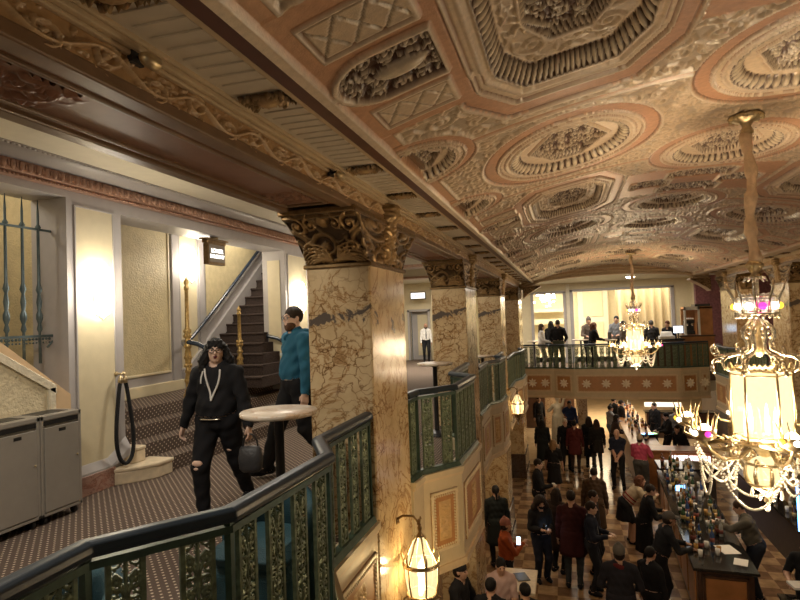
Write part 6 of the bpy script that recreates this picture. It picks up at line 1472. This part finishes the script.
# statue
def statue():
    t = thing('statue', 'white marble statue of a draped figure on a pedestal under the far balcony', 'statue', (-.42, 22.2, FH), .3); A = lambda *p: np.array(p, float)
    c = lambda a, b_, r1, r2, k=.04: ('c', A(*a), A(*b_), r1, r2, k, 1)
    pr = [c((0, 0, .95), (0, .02, 1.25), .15, .16), c((-.15, 0, 1.36), (.15, 0, 1.36), .07, .07), c((0, .01, 1.4), (0, .02, 1.52), .05, .05), ('e', A(0, .03, 1.62), np.array((.08, .095, .11)), np.eye(3), None, .03, 1), ('e', A(0, -.03, 1.66), np.array((.09, .09, .09)), np.eye(3), None, .02, 1), c((-.09, 0, .95), (-.12, .10, .1), .13, .13, .06), c((.09, 0, .95), (.10, -.02, .1), .13, .14, .06),
          c((-.18, 0, 1.37), (-.30, .10, 1.15), .05, .045), c((-.30, .10, 1.15), (-.14, .22, 1.22), .045, .035), c((.18, 0, 1.37), (.27, .05, 1.60), .05, .045), c((.27, .05, 1.6), (.16, .08, 1.82), .045, .03)]
    for k in range(7): a = k*.9; pr.append(c((.13*math.cos(a), .11*math.sin(a), 1.0), (.20*math.cos(a+.3), .18*math.sin(a+.3), .02), .035, .045, .02))
    v, f, _ = sdf_mesh(pr, .015); v[:, 2] += .42; np_mesh('figure', v, f, M('statue_marble', (.45, .40, .31), .5, var=.08), t); MB().box(-.36, .36, -.36, .36, 0, .08, ch=.01).box(-.30, .30, -.30, .30, .08, .38).box(-.34, .34, -.34, .34, .38, .44, ch=.01).build('pedestal', MATS['marble_top'], t)
statue()
# ------------------------------------------------------------------ far balcony furniture
make_table('cocktail table at the left end of the far balcony beside the woman in white', (-1.12, 21.4, FF+.004), 1.02, .26)
make_table('cocktail table between the striped jacket and the woman with the laptop', (.50, 21.75, FF+.004), 1.02, .30)
make_table('cocktail table carrying the black laptop', (1.42, 21.45, FF+.004), 1.02, .30)
t = thing('laptop', 'open black laptop on the far balcony table', 'laptop', (1.36, 21.45, FF+1.028), -1.3); MB().box(-.16, .16, -.11, .11, 0, .018).build('keyboard_base', BLACK, t); MB().box(-.16, .16, .10, .118, .015, .235).build('screen_lid', BLACK, t)
t = thing('service_counter', 'dark counter with white register behind the right half of the far balcony', 'counter', (3.15, 20.95, FF)); MB().box(-.7, .55, -.22, .22, 0, .98).build('body', WOODD, t); MB().box(-.74, .59, -.26, .26, .98, 1.02).build('counter_top', BLKTOP, t)
t = thing('cash_register', 'white register on the dark counter of the far balcony', 'register', (3.22, 20.92, FF+1.02)); MB().box(-.24, .24, -.13, .13, 0, .10, ch=.01).loft([[(-.18, -.10, .1), (.18, -.10, .1), (.18, .12, .1), (-.18, .12, .1)], [(-.16, .0, .22), (.16, .0, .22), (.16, .10, .24), (-.16, .10, .24)]]).build('body', WHITE, t); MB().box(-.13, .13, -.012, .0, .0, .08).xf(Matrix.Translation((0, -.06, .12)) @ Matrix.Rotation(-.7, 4, 'X')).build('keypad', BLACK, t)
t = thing('pos_monitor', 'small monitor with a bright pale screen left of the wooden cabinet', 'screen', (3.58, 20.90, FF+1.02), -.2); MB().box(-.02, .02, -.02, .02, 0, .2).box(-.1, .1, -.07, .07, 0, .015).build('stand', BLACK, t); MB().box(-.15, .15, -.015, .015, .18, .42, ch=.005).build('housing', BLACK, t); MB().box(-.14, .14, -.019, -.015, .19, .41).build('screen', M('pale_screen', (.6, .75, .9), .3, emit=1.8, ecol=(.65, .8, 1.)), t)
t = thing('base_cabinet', 'brown wooden base cabinet under the coffee machine cabinet', 'cabinet', (4.1, 21.5, FF)); MB().box(-.42, .6, -.38, .38, 0, 1.06).build('body', WOODO, t); MB().box(-.46, .64, -.42, .42, 1.06, 1.11, ch=.01).build('cabinet_top', WOODD, t); MB().box(-.38, .05, -.395, -.38, .1, 1.0, ch=.006).build('door', WOODO, t)
t = thing('coffee_cabinet', 'wooden cabinet with an open white framed front at the right end of the far balcony', 'cabinet', (4.18, 21.5, FF+1.11))
MB().box(.10, .5, -.36, .36, 0, .93).box(-.34, .5, .30, .36, 0, .93).box(-.34, .5, -.36, .36, .88, .95).build('body', WOODO, t)
b = MB(); b.box(-.36, -.30, -.38, -.33, 0, .95); b.box(.06, .12, -.38, -.33, 0, .95); b.box(-.36, .12, -.38, -.33, .84, .95); b.build('white_frame', WHITE, t); MB().box(.0, .46, -.3, .3, .95, 1.03).build('black_top', BLACK, t)
t = thing('espresso_machine', 'black and silver coffee machine standing in the wooden cabinet', 'coffee machine', (4.06, 21.42, FF+1.115)); MB().box(-.20, .10, -.16, .16, .02, .14, ch=.01).box(-.20, .10, .0, .18, .14, .48, ch=.01).box(-.20, .10, -.16, .16, .40, .50, ch=.01).build('body', BLACK, t)
for x in (-.12, .02): MB().lathe([(.03, .30), (.034, .40)], 10, (x, -.09, 0)).tube([(x, -.09, .32), (x, -.2, .31)], .012, 6).build('group_head', SILVER, t)
b = MB()
for k in range(5): b.ball((-.15+.06*k, .05, .54), .03, 6)
b.build('cup_row', WHITE, t)
# curtains beyond the big opening and behind the right pillars
def curtain(label, x0, x1, y, z0, z1, folds, axis='x'):
    t = thing('curtain', label, 'curtain', ((x0+x1)/2, y, z0) if axis == 'x' else (y, (x0+x1)/2, z0), 0 if axis == 'x' else PI/2)
    w = x1-x0; n = folds*8
    MB().grid(lambda u, v: (-w/2+w*u+.02*math.sin(v*3), .07*math.sin(2*PI*folds*u+.4*math.sin(v*2.)), (z1-z0)*v), n, 8).build('drape', CURTAIN, t)
    MB().tube([(-w/2-.05, 0, z1-z0-.02), (w/2+.05, 0, z1-z0-.02)], .025, 8).build('curtain_rod', BRASS, t)
curtain('tall cream folded curtain beyond the wide far opening', 2.15, 4.4, 27.0, FF+.01, 2.9, 7)
curtain('cream curtain on the right side wall, seen past the large chandelier', 14.6, 18.0, 5.6, -.39, 2.4, 9, 'y')

# ------------------------------------------------------------------ light
w = bpy.data.worlds.new('world'); sc.world = w; w.use_nodes = True; w.node_tree.nodes['Background'].inputs['Color'].default_value = (1., .84, .66, 1); w.node_tree.nodes['Background'].inputs['Strength'].default_value = .045
WARM = (1., .76, .48); NEUT = (1., .90, .76)
for (x, y, zc) in ((1.33, 4.70, 3.055), (1.60, 15.0, 3.03)):
    light('chandelier_lantern_light', (x, y, zc-2.1), 96 if y < 9 else 125, WARM, .12); light('chandelier_globe_light', (x, y, zc-2.8), 14, WARM, .08)
    for k in range(3): a = k*2*PI/3+.3; light('chandelier_arm_light', (x+.57*math.cos(a), y+.57*math.sin(a), zc-2.3), 9, WARM, .05)
light('chandelier_behind_light', (1.42, -5.2, .85), 45, WARM, .15)
light('lantern_light', (-1.235, 4.66, -.42), 20, (1, .70, .32), .07); light('lantern_light', (-1.20, 14.2, -.62), 9, (1, .66, .28), .07)
for x, y, z in SC: light('sconce_light', (x+.34, y, z), 7, NEUT, .12)
for x_, y, e_ in ((-2.7, 2.0, 31), (-3.1, 6.5, 22), (-3.1, 11.5, 22)): light('mezzanine_fill', (x_, y, 3.18), e_, NEUT, kind='AREA', sx=.7, sy=.7)  # added fills without fittings; the first one brightens the woman's face
light('mezzanine_lobby_light', (-5.5, 21, 3.15), 200, NEUT, kind='AREA', sx=3, sy=5)
light('stair_recess_fill', (-5.4, 3.6, 3.2), 7, NEUT, .1)  # added fill, no lamp in there: lifts the dark wall behind the grille
light('alcove_light', (-5.4, 9.2, 3.9), 16, NEUT, kind='AREA', sx=.6, sy=.6)
light('balcony_light', (1.5, 21.8, 2.7), 60, NEUT, kind='AREA', sx=4, sy=1.5)
light('beyond_light', (2.5, 26.6, 3.2), 110, (1, .88, .66), kind='AREA', sx=4, sy=2); light('beyond_left_light', (-.8, 26.5, 3.0), 110, (1, .9, .75), kind='AREA', sx=1.5, sy=1.5)
light('lobby_light', (2.0, 28, -1.1), 240, (1, .80, .52), kind='AREA', sx=5, sy=6); light('statue_fill', (-.5, 21.2, -1.1), 4, WARM, kind='AREA', sx=.5, sy=.5); light('lobby_light', (3, 23.0, -1.1), 20, NEUT, kind='AREA', sx=2, sy=3)  # the small one by the statue is an added fill to brighten it
light('right_mezzanine_light', (6.6, 13, 3.0), 60, WARM, kind='AREA', sx=2, sy=8)
light('hall_fill', (3.3, 13, -.25), 16, WARM, kind='AREA', sx=1, sy=4); light('under_balcony_fill', (-1.9, 11.3, -.6), 9, WARM, kind='AREA', sx=.5, sy=2); light('under_balcony_fill', (-1.9, 7, -.6), 8, WARM, kind='AREA', sx=.5, sy=2)  # added fills without fittings, brightening the dim lower hall
